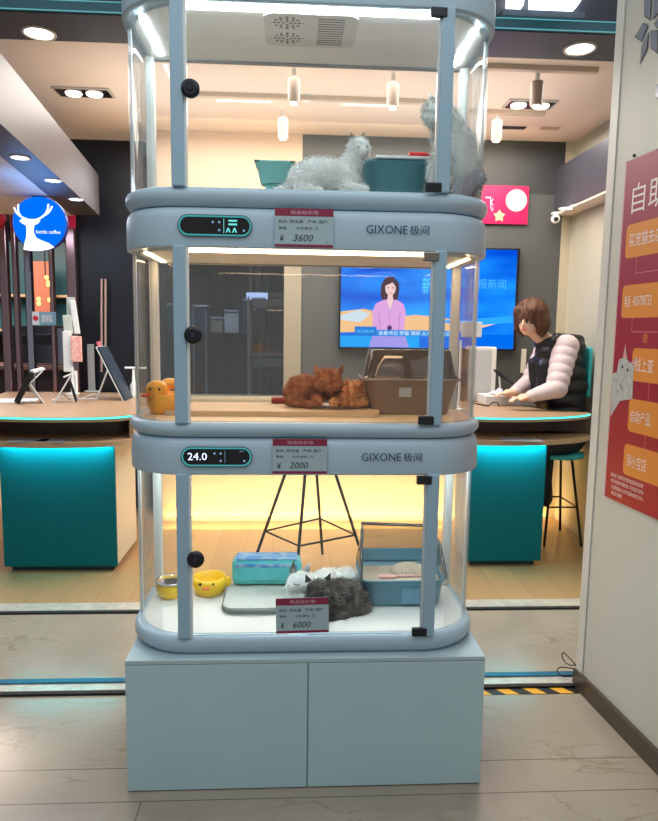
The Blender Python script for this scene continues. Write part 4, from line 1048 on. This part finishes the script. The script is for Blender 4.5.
for u0, v0, u1, v1, lab in ((470, 72, 600, 74, 'white lighting track on the ceiling right of the cages'), (186, 99, 440, 103, 'long white lighting track crossing behind the top cage'), (470, 116, 545, 118, 'short far lighting track right of the top cage')):
    a, b_ = at(u0, v0, Z=2.75), at(u1, v1, Z=2.75)
    tag(MB().box((a.x, a.y-.017, 2.765), (b_.x, a.y+.017, CZ), mat('cream track', (206, 190, 172), .5)).build('light_track'), lab, 'light track')
a = at(508, 127, Z=CZ); tag(MB().box((a.x-.10, a.y-.02, CZ-.006), (a.x+.12, a.y+.03, CZ), M_char).build('air_slot'), 'dark slot diffuser in the far ceiling right of the top cage', 'vent')
a = at(549, 128, Z=CZ); tag(MB().box((a.x-.06, a.y-.03, CZ-.004), (a.x+.07, a.y+.03, CZ), mat('beige hatch', (190, 168, 148), .6)).build('access_hatch'), 'small beige hatch in the far ceiling', 'hatch')
for u0, v0, u1, v1 in ((42, 92, 42, 108),):
    pass

# fascia sign above the beam
fs = Board((.80, 1.038, 2.80), (1, 0, 0), (0, 0, 1))
sl = emis('white sign light', (235, 245, 255), 3)
fsx = lambda u, v: (at(u, v, Y=1.03).x-.80, at(u, v, Y=1.03).z-2.80)
fo = thing('shop_sign', (1.1, 1.03, 2.85), 'lit white letter boxes above the teal beam edge, cut by the frame', 'sign')
for poly in (((506, 8.5), (520, 10), (524, -30), (508, -30)), ((529, 11), (573, 11), (580, 0), (582, -30), (530, -30))):
    q = [at(u, v, Y=1.03) for u, v in poly]
    MB().loft([[(p_.x, .985, p_.z) for p_ in q], [(p_.x, 1.037, p_.z) for p_ in q]], sl, True, False).build('letter', fo)
a, b_ = at(500, 15, Y=1.03), at(582, 12, Y=1.03)
MB().box((a.x, 1.0, a.z-.012), (b_.x, 1.038, a.z+.012), mat('sign backing rail', (96, 110, 126), .4)).build('rail', fo)

# ------------------------------------------------------------------ deer coffee sign
p = at(41.5, 224, Y=2.30)
ds = thing('round_sign', p, 'round blue hanging sign with a white deer and coffee lettering', 'sign')
Rr = (at(68.5, 224, Y=2.3)-at(14.5, 224, Y=2.3)).length/2
m = MB(); m.tube([(p.x, p.y-.03, p.z), (p.x, p.y+.005, p.z)], Rr, mat('dark blue sign rim', (16, 30, 110), .4), 56); m.build('sign_case', ds)
dB = Board((p.x, p.y-.031, p.z), (1, 0, 0), (0, 0, 1)); sB = emis('blue sign face', (0, 104, 235), 1.0); sW = emis('white sign graphic', (236, 242, 255), 1.25)
dB.circ(0, 0, Rr*.97, sB, 0, n=56)
k = Rr/27.0
def DP(*q): return [((a-41.5)*k, (224-b)*k) for a, b in q]
dB.poly(DP((24.5,250.5),(25.5,245),(27.8,238),(28.3,231),(28,226.5),(24,224.5),(21.5,222),(24,220.2),(28,219.8),(34,221),(39,220.5),(42.5,221.5),(40,224.5),(36.5,226),(35.5,230),(35.8,234),(38,238.5),(43,241),(50,243.5),(55.5,247.5),(50,250),(41,251.6),(31,251.6)), sW, .001)
def ant(*pts):
    q = smooth2(DP(*pts)); dB.line(q, 1.9*k, sW, .0012)
    for a_ in q: dB.circ(a_[0], a_[1], .95*k, sW, .0012, n=8)
def smooth2(pts, n=5):
    P_ = [pts[0]]+pts+[pts[-1]]; out = []
    for i in range(1, len(P_)-2):
        p0, p1, p2, p3 = P_[i-1:i+3]
        for q in range(n):
            t = q/n; out.append(tuple(.5*((2*p1[j])+(-p0[j]+p2[j])*t+(2*p0[j]-5*p1[j]+4*p2[j]-p3[j])*t*t+(-p0[j]+3*p1[j]-3*p2[j]+p3[j])*t**3) for j in (0, 1)))
    return out+[pts[-1]]
ant((31,221),(24.5,218.5),(19.5,214.5),(17.2,209.5)); ant((23.5,218),(21,213),(21.3,206.5)); ant((31,221),(39,220.5),(46,216.5),(49.8,211),(51,205.5)); ant((45,217.2),(51,213),(54.5,207.5))
x_, y_ = DP((38, 234.2))[0]; dB.text('bettle coffee', x_, y_, 24*k, 3.6*k, sW, .0015)
dB.build('sign_face', ds)
MB().cyl((p.x, p.y, p.z+Rr*.98), .008, 2.2-p.z-Rr, M_metalblk, 8).build('hanger', ds)

# ------------------------------------------------------------------ cafe front beyond the passage
M_rose = mat('rose chrome', (158, 128, 132), .15, metal=.9)
M_sil = mat('silver chrome', (170, 165, 175), .1, metal=1)
labs = ['first polished metal upright of the cafe front, at the picture edge', 'second polished upright of the cafe front', 'third polished upright, behind the round sign', 'fourth polished upright of the cafe front, right of the sign', 'last polished upright of the cafe front, against the navy wall']
for i, (u, wd, m_) in enumerate(((6, .06, M_rose), (17, .035, M_rose), (30, .05, M_sil), (53, .03, M_rose), (73, .07, M_rose))):
    x = at(u, 300, Y=3.2).x
    t = thing('metal_upright', (x, 3.2, 0), labs[i], 'post')
    MB().box((x-wd/2, 3.17, 0), (x+wd/2, 3.23, 2.5), m_, .008).build('column', t)
    MB().box((x-wd/2-.01, 3.16, 0), (x+wd/2+.01, 3.24, .05), M_dark, .004).build('foot', t)
a, b_ = at(-4, 228, Y=3.16), at(8, 213, Y=3.16)
M_red = mat('red cloth', (190, 24, 50), .6)
lan = thing('red_lantern', ((a.x+b_.x)/2, 3.05, a.z), 'red lantern at the left picture edge over the cafe front', 'lantern')
m = MB(); m.lathe((a.x+.03, 3.05, a.z), [(.03, 0), (.075, .03), (.09, .06), (.075, .09), (.03, .12)], M_red); m.build('body', lan); MB().cyl((a.x+.03, 3.05, a.z+.12), .003, .4, M_metalblk, 6).build('cord', lan)
a, b_ = at(66, 228, Y=3.14), at(75, 214, Y=3.14)
tag(MB().box((a.x, 3.13, a.z), (b_.x, 3.15, b_.z), mat('crimson card', (206, 20, 80), .5), .003).build('crimson_card'), 'small crimson card right of the round blue sign', 'card')
a, b_ = at(33, 325, Y=3.12), at(56, 312, Y=3.12)
cs = Board((a.x, 3.12, a.z), (1, 0, 0), (0, 0, 1)); w = b_.x-a.x; h = b_.z-a.z
cs.slab(0, 0, w, h, .01, mat('dusty blue sign', (110, 150, 170), .5)); cs.rect(0, 0, w*.3, h, mat('pale sign panel', (200, 205, 210), .5), .011); cs.circ(w*.15, h*.5, h*.2, M_red, .0115); cs.text('请排队', w*.38, h*.2, w*.5, h*.6, M_pwhite, .0115)
tag(cs.build('cafe_sign'), 'small dusty blue sign board low on the cafe front', 'sign')
# cafe interior
def furn(name, parts, label, cat, loc):
    t = thing(name, loc, label, cat)
    for nm, a, b_, m_ in parts: MB().box(a, b_, m_, .004).build(nm, t)
    return t
furn('cafe_bar', (('body', (-4.2, 4.6, 0), (-2.3, 5.1, 1.0), mat('dark bar front', (34, 28, 34), .4)), ('bar_top', (-4.25, 4.55, 1.0), (-2.25, 5.15, 1.04), M_wdark)), 'dark cafe bar beyond the polished uprights', 'bar', (-3.2, 4.8, 0))
furn('back_shelf', (('panel', (-4.2, 6.2, 1.3), (-2.0, 6.45, 2.4), mat('teal shelf panel', (40, 90, 100), .4)), ('board', (-4.1, 6.0, 1.35), (-2.1, 6.25, 1.38), M_wside), ('board', (-4.1, 6.0, 1.75), (-2.1, 6.25, 1.78), M_wside)), 'teal shelving on the cafe back wall', 'shelf', (-3.1, 6.3, 1.3))
furn('brown_poster', (('board', (-3.02, 5.9, 1.5), (-2.80, 5.93, 2.15), mat('terracotta print', (170, 100, 74), .5)), ('stand_pole', (-2.93, 5.9, 0), (-2.89, 5.93, 1.5), M_dark)), 'terracotta poster on a pole inside the cafe', 'poster', (-2.9, 5.9, 0))
gl = thing('glowing_lamp', at(46, 288, Y=5.0), 'amber glowing lamp inside the cafe under the round sign', 'lamp')
p = at(46, 290, Y=5.0)
for i in range(7):
    q = p+Vector((random.uniform(-.10, .10), random.uniform(-.03, .03), random.uniform(-.14, .14)))
    MB().ell(q, (.020, .02, .022), emis('amber bulb', (255, 170, 80), 5), 10, 6).build('bulb', gl)
MB().cyl((p.x, p.y, p.z+.1), .006, 2.6-p.z-.1, M_metalblk, 6).build('cord', gl)
mach = thing('coffee_machine', at(36, 312, Y=4.75), 'coffee machine with bright glints on the cafe bar', 'coffee machine')
p = at(36, 312, Y=4.75); MB().box((p.x-.22, 4.65, 1.04), (p.x+.3, 4.95, 1.42), M_sil, .02).build('body', mach); MB().box((p.x-.16, 4.62, 1.24), (p.x+.22, 4.66, 1.34), M_black, .004).build('group_head', mach)
# filler behind the dark window, invented to imitate reflections in its glass
for i, (x, h) in enumerate(((-.98, .75), (-.86, .62), (-.74, .55), (-.64, .50), (-.30, .62))):
    t = thing('reflection_rail', (x-.12, 3.5, 0), ['leftmost pale rail imitating a reflection in the dark window', 'second pale rail imitating a reflection in the dark window', 'third pale rail imitating a reflection in the dark window', 'fourth pale rail imitating a reflection in the dark window', 'pale rail imitating a reflection beside the cream frame'][i], 'rail')
    MB().cyl((x-.12, 3.5, 0), .008, 1.12+h*.9, mat('pale steel', (200, 205, 215), .3, metal=.6), 8).build('post', t)  # pale posts standing in for bright strips reflected in the glass
    MB().cyl((x-.12, 3.5, 0), .05, .01, M_dark, 12).build('foot', t)
furn('filler_cabinet', (('body', (-1.3, 3.9, 0), (-.35, 4.3, 1.35), mat('dark filler cabinet', (44, 48, 50), .4, var=.3, scale=14)), ('top', (-1.32, 3.88, 1.35), (-.33, 4.32, 1.38), M_dark)), 'dark filler cabinet made up to look like reflections in the window', 'cabinet', (-.8, 4.1, 0))  # invented dark mass backing the imitated reflections
furn('added_glint', (('panel', (-.50, 4.4, 1.70), (-.30, 4.45, 1.76), emis('pale added glint', (200, 215, 255), 2.2)), ('bracket', (-.42, 4.42, 1.76), (-.38, 4.45, 2.6), M_dark)), 'small pale added glint imitating a reflection in the dark window', 'added glint', (-.5, 4.4, 1.6))  # added glow imitating a bright reflection in the glass

random.seed(3)
x = -1.28; k_ = 0
while x < -.42:
    wv, hv = random.uniform(.07, .13), random.uniform(.08, .34)
    c_ = random.choice(((150, 156, 160), (70, 96, 104), (58, 52, 60), (96, 88, 92), (40, 60, 74), (120, 118, 110)))
    m_ = mat('dim box %d %d' % (c_[0], c_[1]), c_, .3)
    t = thing('filler_box', (x+wv/2, 4.05, 1.382), 'dim filler box standing in for reflections in the dark window', 'box', 'filler boxes imitating reflections in the dark window')  # boxes added to brighten the imitated window reflections
    MB().box((x, 3.96, 1.382), (x+wv, 4.14, 1.382+hv), m_, .004).build('carton', t); MB().box((x-.002, 3.955, 1.382+hv), (x+wv+.002, 4.145, 1.382+hv+.018), mat('dim lid', (130, 134, 140), .25), .003).build('lid', t)
    x += wv+random.uniform(.008, .04)
# ------------------------------------------------------------------ stools
def stool(name, label, feet_ring, zr, top, zs, mseat, extra=0):
    c = sum((Vector((x, y, 0)) for x, y in feet_ring), Vector())/4
    t = thing('bar_stool', (c.x, c.y, 0), label, 'stool')
    R3 = [Vector((x, y, zr)) for x, y in feet_ring]; tops = [Vector((c.x+(x-c.x)*top, c.y+(y-c.y)*top, zs)) for x, y in feet_ring]
    for r_, q in zip(R3, tops):
        f = q+(r_-q)*(zs/(zs-zr)); MB().tube([f, q], .009, M_metalblk, 10).build('leg', t)
    MB().tube(R3+[R3[0]], .006, M_metalblk, 8).build('footrest', t)
    MB().lathe((c.x, c.y, zs), [(.13, 0), (.17, .006), (.18, .02), (.175, .035), (.001, .038)], mseat).build('seat', t)
    return t
stool('bar_stool', 'black wire bar stool standing behind the lowest cage', [(-.211, 1.811), (-.016, 1.541), (.308, 1.731), (.118, 2.064)], .26, .48, .66, mat('dark walnut seat', (84, 60, 44), .5))
st2 = stool('bar_stool', 'black wire stool with turquoise backrest under the person', [(1.66, 2.60), (1.66, 2.32), (1.86, 2.32), (1.86, 2.60)], .26, .66, .58, mat('turquoise seat', (60, 190, 196), .5))
a = at(580, 375, Y=2.55); 
m = MB(); 
for k_ in range(1): m.box((1.90, 2.36, 1.00), (1.925, 2.66, 1.33), mat('turquoise seat', (60, 190, 196), .5), .01)
m.build('backrest', st2)
for y in (2.44, 2.58): MB().tube([(1.82, y, .61), (1.915, y, .80), (1.915, y, 1.02)], .009, M_metalblk, 8).build('back_bar', st2)

# ------------------------------------------------------------------ hazard tape, cable
M_ty = mat('yellow tape', (232, 172, 30), .4)
tp = MB(); x = .30; y0, y1 = .498, .538; k = 0; tp2 = []
z = .0015
while x < 1.12:
    tp.add([(x, y0, z), (min(x+.055, 1.14), y0, z), (min(x+.055, 1.12)-.03, y1, z), (x-.03, y1, z)], [(0, 1, 2, 3)], M_ty if k % 2 else mat('black tape', (22, 22, 24), .4)); x += .055; k += 1
tpo = tp.build('hazard_tape'); s_ = tpo.modifiers.new('t', 'SOLIDIFY'); s_.thickness = .0012
tag(tpo, 'yellow and black hazard tape on the floor by the white partition', 'tape')
cb = MB()
q = [(577,681,.02),(566,682,.03),(559,683,.04)]
loop = [at(579, 671, Y=.60), at(570, 668, Y=.6), at(560, 667.5, Y=.6), at(557.5, 671, Y=.6), at(562, 676, Y=.6), at(572, 677, Y=.6)]
loop2 = [at(574, 663, Y=.62), at(568, 656.5, Y=.62), at(563.5, 652.5, Y=.62), at(562, 656, Y=.62), at(565, 662, Y=.62), at(571, 665.5, Y=.62), at(575, 664.5, Y=.62)]
def sm3(pts, n=6):
    out = []; P_ = [pts[0]]+pts+[pts[-1]]
    for i in range(1, len(P_)-2):
        p0, p1, p2, p3 = [Vector(v) for v in P_[i-1:i+3]]
        for k in range(n):
            t = k/n; out.append(.5*((2*p1)+(-p0+p2)*t+(2*p0-5*p1+4*p2-p3)*t*t+(-p0+3*p1-3*p2+p3)*t**3))
    out.append(Vector(pts[-1])); return out
cb.tube(sm3([Vector((1.10, .60, .012))]+loop+[Vector((1.0, .61, .006))]), .0022, M_metalblk, 6)
cb.tube(sm3([loop[0]]+loop2), .0022, M_metalblk, 6)
tag(cb.build('loose_cable'), 'thin black cable coiled at the foot of the white partition', 'cable')
# glowing plinth line along the back wall
M_gold = emis('golden led', (255, 186, 84), 40)
gs = thing('led_cove', (.4, 2.93, 0), 'golden light line at the foot of the cream back wall', 'light strip')
MB().box((-1.0, 2.925, .010), (1.9, 2.935, .020), M_gold).build('strip', gs)
MB().box((-1.0, 2.90, .0), (1.9, 2.908, .030), M_cream).box((-1.0, 2.908, .0), (1.9, 2.949, .008), M_cream).build('profile', gs)

# ------------------------------------------------------------------ the seated person
V = Vector
per = thing('person', (1.72, 2.42, 0), 'brown-haired person in a black vest leaning on the right counter', 'person')
M_skin = mat('skin', (232, 188, 162), .55, var=.03)
hc = at(530, 320, Y=2.36)
chest = V((1.735, 2.44, 1.16)); neck = V((1.60, 2.40, 1.375)); pel = V((1.78, 2.47, .72))
sR = V((1.715, 2.315, 1.335)); sL = V((1.70, 2.56, 1.33))
eR = V((1.62, 2.19, 1.07)); wR = V((1.455, 2.22, ZT+.085)); eL = V((1.60, 2.60, 1.08)); wL = V((1.43, 2.43, ZT+.095))
def limb(*a):
    return [('c', a[i][0], a[i][1], a[i+1][0], a[i+1][1]) for i in range(len(a)-1)]
fd = (V((-.72, -.62, -.18))).normalized()   # where the face looks
rt = fd.cross(V((0, 0, 1))).normalized(); up = rt.cross(fd).normalized()
HP = lambda r_, u_, f_: hc+rt*r_+up*u_+fd*f_
body = [('e', pel, (.15, .15, .12)), ('c', pel, .13, chest, .13), ('c', chest, .13, neck+V((.05, 0, -.05)), .09)] + \
    limb((neck+V((.04, 0, -.03)), .055), (hc+V((.03, .02, -.06)), .05)) + \
    [('e', HP(0, .02, -.01), (.078, .078, .095)), ('e', HP(0, -.03, .025), (.058, .058, .062)), ('e', HP(0, -.072, .045), (.030, .030, .022)), ('c', HP(0, .012, .078), .009, HP(0, -.018, .092), .012),
     ('e', HP(.076, -.005, -.01), (.012, .018, .022)), ('e', HP(-.076, -.005, -.01), (.012, .018, .022))] + \
    limb((sR, .055), (eR, .042), (wR, .028)) + limb((sL, .055), (eL, .042), (wL, .028)) + \
    limb((pel+V((-.02, -.09, -.02)), .085), (V((1.60, 2.36, .66)), .055), (V((1.66, 2.40, .28)), .04)) + limb((pel+V((-.02, .09, -.02)), .085), (V((1.58, 2.56, .66)), .055), (V((1.66, 2.52, .28)), .04))
# hands: palm, four fingers, thumb
for w_, e_, sd in ((wR, eR, 1), (wL, eL, -1)):
    d = (w_-e_); d.z = -.05; d = V((-.9, -.05*sd, -.12)).normalized(); s_ = d.cross(V((0, 0, 1))).normalized()
    palm = w_+d*.05
    body.append(('c', w_, .026, palm, .026)); body.append(('c', palm-s_*.016, .016, palm+s_*.016, .016))
    for i, L in enumerate((.062, .070, .066, .050)):
        b0 = palm+d*.02+s_*(-.030+.020*i); m1 = b0+d*L*.5+V((0, 0, .004)); m2 = m1+d*L*.35+V((0, 0, -.018))
        body.append(('c', b0, .0088, m1, .008)); body.append(('c', m1, .008, m2, .007))
    tb_ = w_+d*.02-s_*.025*sd; body.append(('c', tb_, .011, tb_+d*.03-s_*.02*sd, .010)); body.append(('c', tb_+d*.03-s_*.02*sd, .0095, tb_+d*.055-s_*.018*sd+V((0, 0, -.008)), .008))
blob('body', body, M_skin, per, .0055, 3)
M_hair = mat('brown hair', (74, 44, 28), .6, rgb2=(104, 64, 40), scale=30)
hs = [('e', HP(0, .035, -.025), (.108, .108, .108)), ('e', HP(.07, -.02, -.03), (.05, .055, .09)), ('e', HP(-.07, -.02, -.03), (.05, .055, .09)), ('e', HP(0, -.03, -.07), (.09, .07, .10)),
      ('c', HP(-.06, .075, .045), .028, HP(.06, .075, .045), .028), ('c', HP(.07, .06, .03), .028, HP(.082, -.05, .02), .022), ('c', HP(-.07, .06, .03), .028, HP(-.082, -.05, .02), .022)]
hair = blob('hair', hs, M_hair, per, .006, 4)
fur('hair_strands', hair, 3500, .035, .0012, M_hair, hair, Vector((0, 0, -1)), .15)
for s_ in (-1, 1):
    MB().ell(HP(.029*s_, .000, .0715), (.0095, .0095, .0075), mat('eye white', (214, 208, 204), .5), 12, 8).build('eyeball', per)
    MB().ell(HP(.029*s_, .000, .0775), (.0060, .0060, .0060), mat('dark iris', (36, 22, 16), .3), 10, 8).build('iris', per)
    MB().tube([HP(.016*s_, .022, .083), HP(.03*s_, .027, .084), HP(.045*s_, .021, .077)], .0024, M_hair, 6).build('eyebrow', per)
MB().tube([HP(-.020, -.048, .080), HP(-.008, -.046, .087), HP(.008, -.046, .087), HP(.020, -.048, .080)], [.003, .0052, .0052, .003], mat('lips', (190, 96, 92), .5), 8).build('mouth', per)
# clothes
M_vest = mat('black puffer vest', (22, 24, 34), .45, var=.2, scale=20)
M_slv = mat('pale pink quilted sleeve', (206, 190, 192), .6, var=.05, scale=20)
vs_ = [('e', V((1.765, 2.46, .98)), (.155, .185, .10)), ('e', V((1.765, 2.45, 1.07)), (.165, .19, .085)), ('e', V((1.745, 2.445, 1.16)), (.165, .19, .085)), ('e', V((1.72, 2.44, 1.25)), (.155, .185, .08)),
       ('e', V((1.70, 2.43, 1.32)), (.13, .16, .07)), ('e', V((1.77, 2.465, .90)), (.165, .185, .10)), ('e', V((1.74, 2.46, .98)), (.165, .185, .09)), ('c', V((1.62, 2.36, 1.34)), .045, V((1.63, 2.50, 1.35)), .045), ('c', V((1.60, 2.36, 1.22)), .05, V((1.62, 2.37, 1.05)), .06), ('c', V((1.59, 2.50, 1.22)), .05, V((1.62, 2.50, 1.05)), .06),
       ('c', V((1.66, 2.33, 1.39)), .035, V((1.84, 2.40, 1.375)), .04), ('c', V((1.66, 2.53, 1.39)), .035, V((1.84, 2.46, 1.375)), .04), ('e', V((1.80, 2.43, 1.33)), (.09, .13, .07)), ('c', V((1.63, 2.31, 1.37)), .034, V((1.575, 2.38, 1.335)), .034), ('c', V((1.575, 2.38, 1.335)), .034, V((1.60, 2.49, 1.365)), .034), ('e', V((1.635, 2.42, 1.22)), (.075, .12, .12)), ('e', V((1.615, 2.39, 1.30)), (.065, .10, .06)), ('e', V((1.64, 2.42, 1.02)), (.07, .13, .11))]
vest = blob('vest', vs_, M_vest, per, .008, 5)
MB().ell((1.572, 2.335, 1.225), (.020, .010, .022), mat('round patch', (90, 96, 120), .5), 14, 8).build('badge', vest)
def sleeve(s0, e0, w0, nm):
    sh = []
    for a, b_, r0, r1, n in ((s0, e0, .088, .070, 6), (e0, w0+(e0-w0)*.12, .068, .044, 6)):
        for k in range(n):
            t = k/(n-1); p_ = V(a)*(1-t)+V(b_)*t; r_ = r0+(r1-r0)*t; dd = (V(b_)-V(a)).length/(n-1)
            sh.append(('e', p_, (r_, r_, r_*.92)))
    return blob(nm, sh, M_slv, per, .006, 2)
sleeve(sR, eR, wR, 'sleeve'); sleeve(sL, eL, wL, 'sleeve')
tr = blob('trousers', [('e', pel+V((0, 0, -.01)), (.17, .17, .12))]+limb((pel+V((-.02, -.09, -.02)), .10), (V((1.60, 2.36, .66)), .07), (V((1.66, 2.40, .30)), .06))+limb((pel+V((-.02, .09, -.02)), .10), (V((1.58, 2.56, .66)), .07), (V((1.66, 2.52, .30)), .06)), mat('dark trousers', (34, 36, 46), .7), per, .009)
for y in (2.40, 2.52): blob('shoe', [('c', V((1.68, y, .285)), .042, V((1.57, y, .27)), .036)], mat('white shoe', (210, 210, 208), .5), per, .007)

# ------------------------------------------------------------------ lighting
def area(name, loc, rot, sx, sy_, power, col, spread=PI):
    l = bpy.data.lights.new(name, 'AREA'); l.shape = 'RECTANGLE'; l.size = sx; l.size_y = sy_; l.energy = power; l.color = col; l.spread = spread
    o = bpy.data.objects.new(name, l); COL.objects.link(o); o.location = loc; o.rotation_euler = rot; return o
area('shop_ceiling_light', (-.2, 2.15, 2.74), (0, 0, 0), 2.4, 1.0, 50, (1, .93, .86))
area('shop_ceiling_light', (1.1, 2.2, 2.74), (0, 0, 0), 1.4, 1.0, 26, (1, .93, .86))
area('added_ceiling_fill', (.1, 2.1, 2.45), (PI, 0, 0), 2.6, .9, 6, (1, .94, .87))  # added fill aimed upward to brighten the ceiling
area('cyan_shelf_light', (-1.39, 1.80, .75), (math.radians(28), 0, 0), .60, .03, 1.0, (.05, .85, 1))
area('cyan_shelf_light', (1.235, 1.852, .75), (math.radians(28), 0, 0), .44, .03, .8, (.05, .85, 1))
area('golden_cove_light', (.4, 2.66, .05), (math.radians(112), 0, 0), 2.8, .05, 16, (1, .68, .28))
area('wall_wash_light', (.3, 2.55, 2.74), (math.radians(25), 0, 0), 2.6, .3, 16, (1, .80, .55))
area('mall_ceiling_light', (.2, -1.6, 3.4), (0, 0, 0), 4.5, 2.5, 42, (.95, .98, 1))
area('passage_light', (-1.8, 1.9, 2.19), (0, 0, 0), .8, 1.2, 14, (.75, .85, 1))
area('blue_sign_light', (-1.45, 1.9, 2.05), (PI, 0, 0), .2, .6, 1.2, (.1, .4, 1))
area('cafe_light', (-3.2, 4.6, 2.58), (0, 0, 0), 1.6, 1.6, 90, (1, .8, .7))
area('filler_light', (-.9, 3.7, 2.58), (0, 0, 0), .8, .5, 70, (.85, .9, 1))  # added lamp, brightens the filler behind the dark window
wd_ = bpy.data.worlds.new('mall air'); SC.world = wd_; wd_.use_nodes = True
bg = wd_.node_tree.nodes['Background']; bg.inputs[0].default_value = (.56, .61, .64, 1); bg.inputs[1].default_value = .45

SC.view_settings.view_transform = 'Standard'; SC.view_settings.look = 'None'; SC.view_settings.gamma = 1
SC.view_settings.use_curve_mapping = False; SC.view_settings.exposure = .33
SC.cycles.transparent_max_bounces = 32; SC.cycles.max_bounces = 10; SC.cycles.glossy_bounces = 5
SC.cycles.sample_clamp_indirect = 6
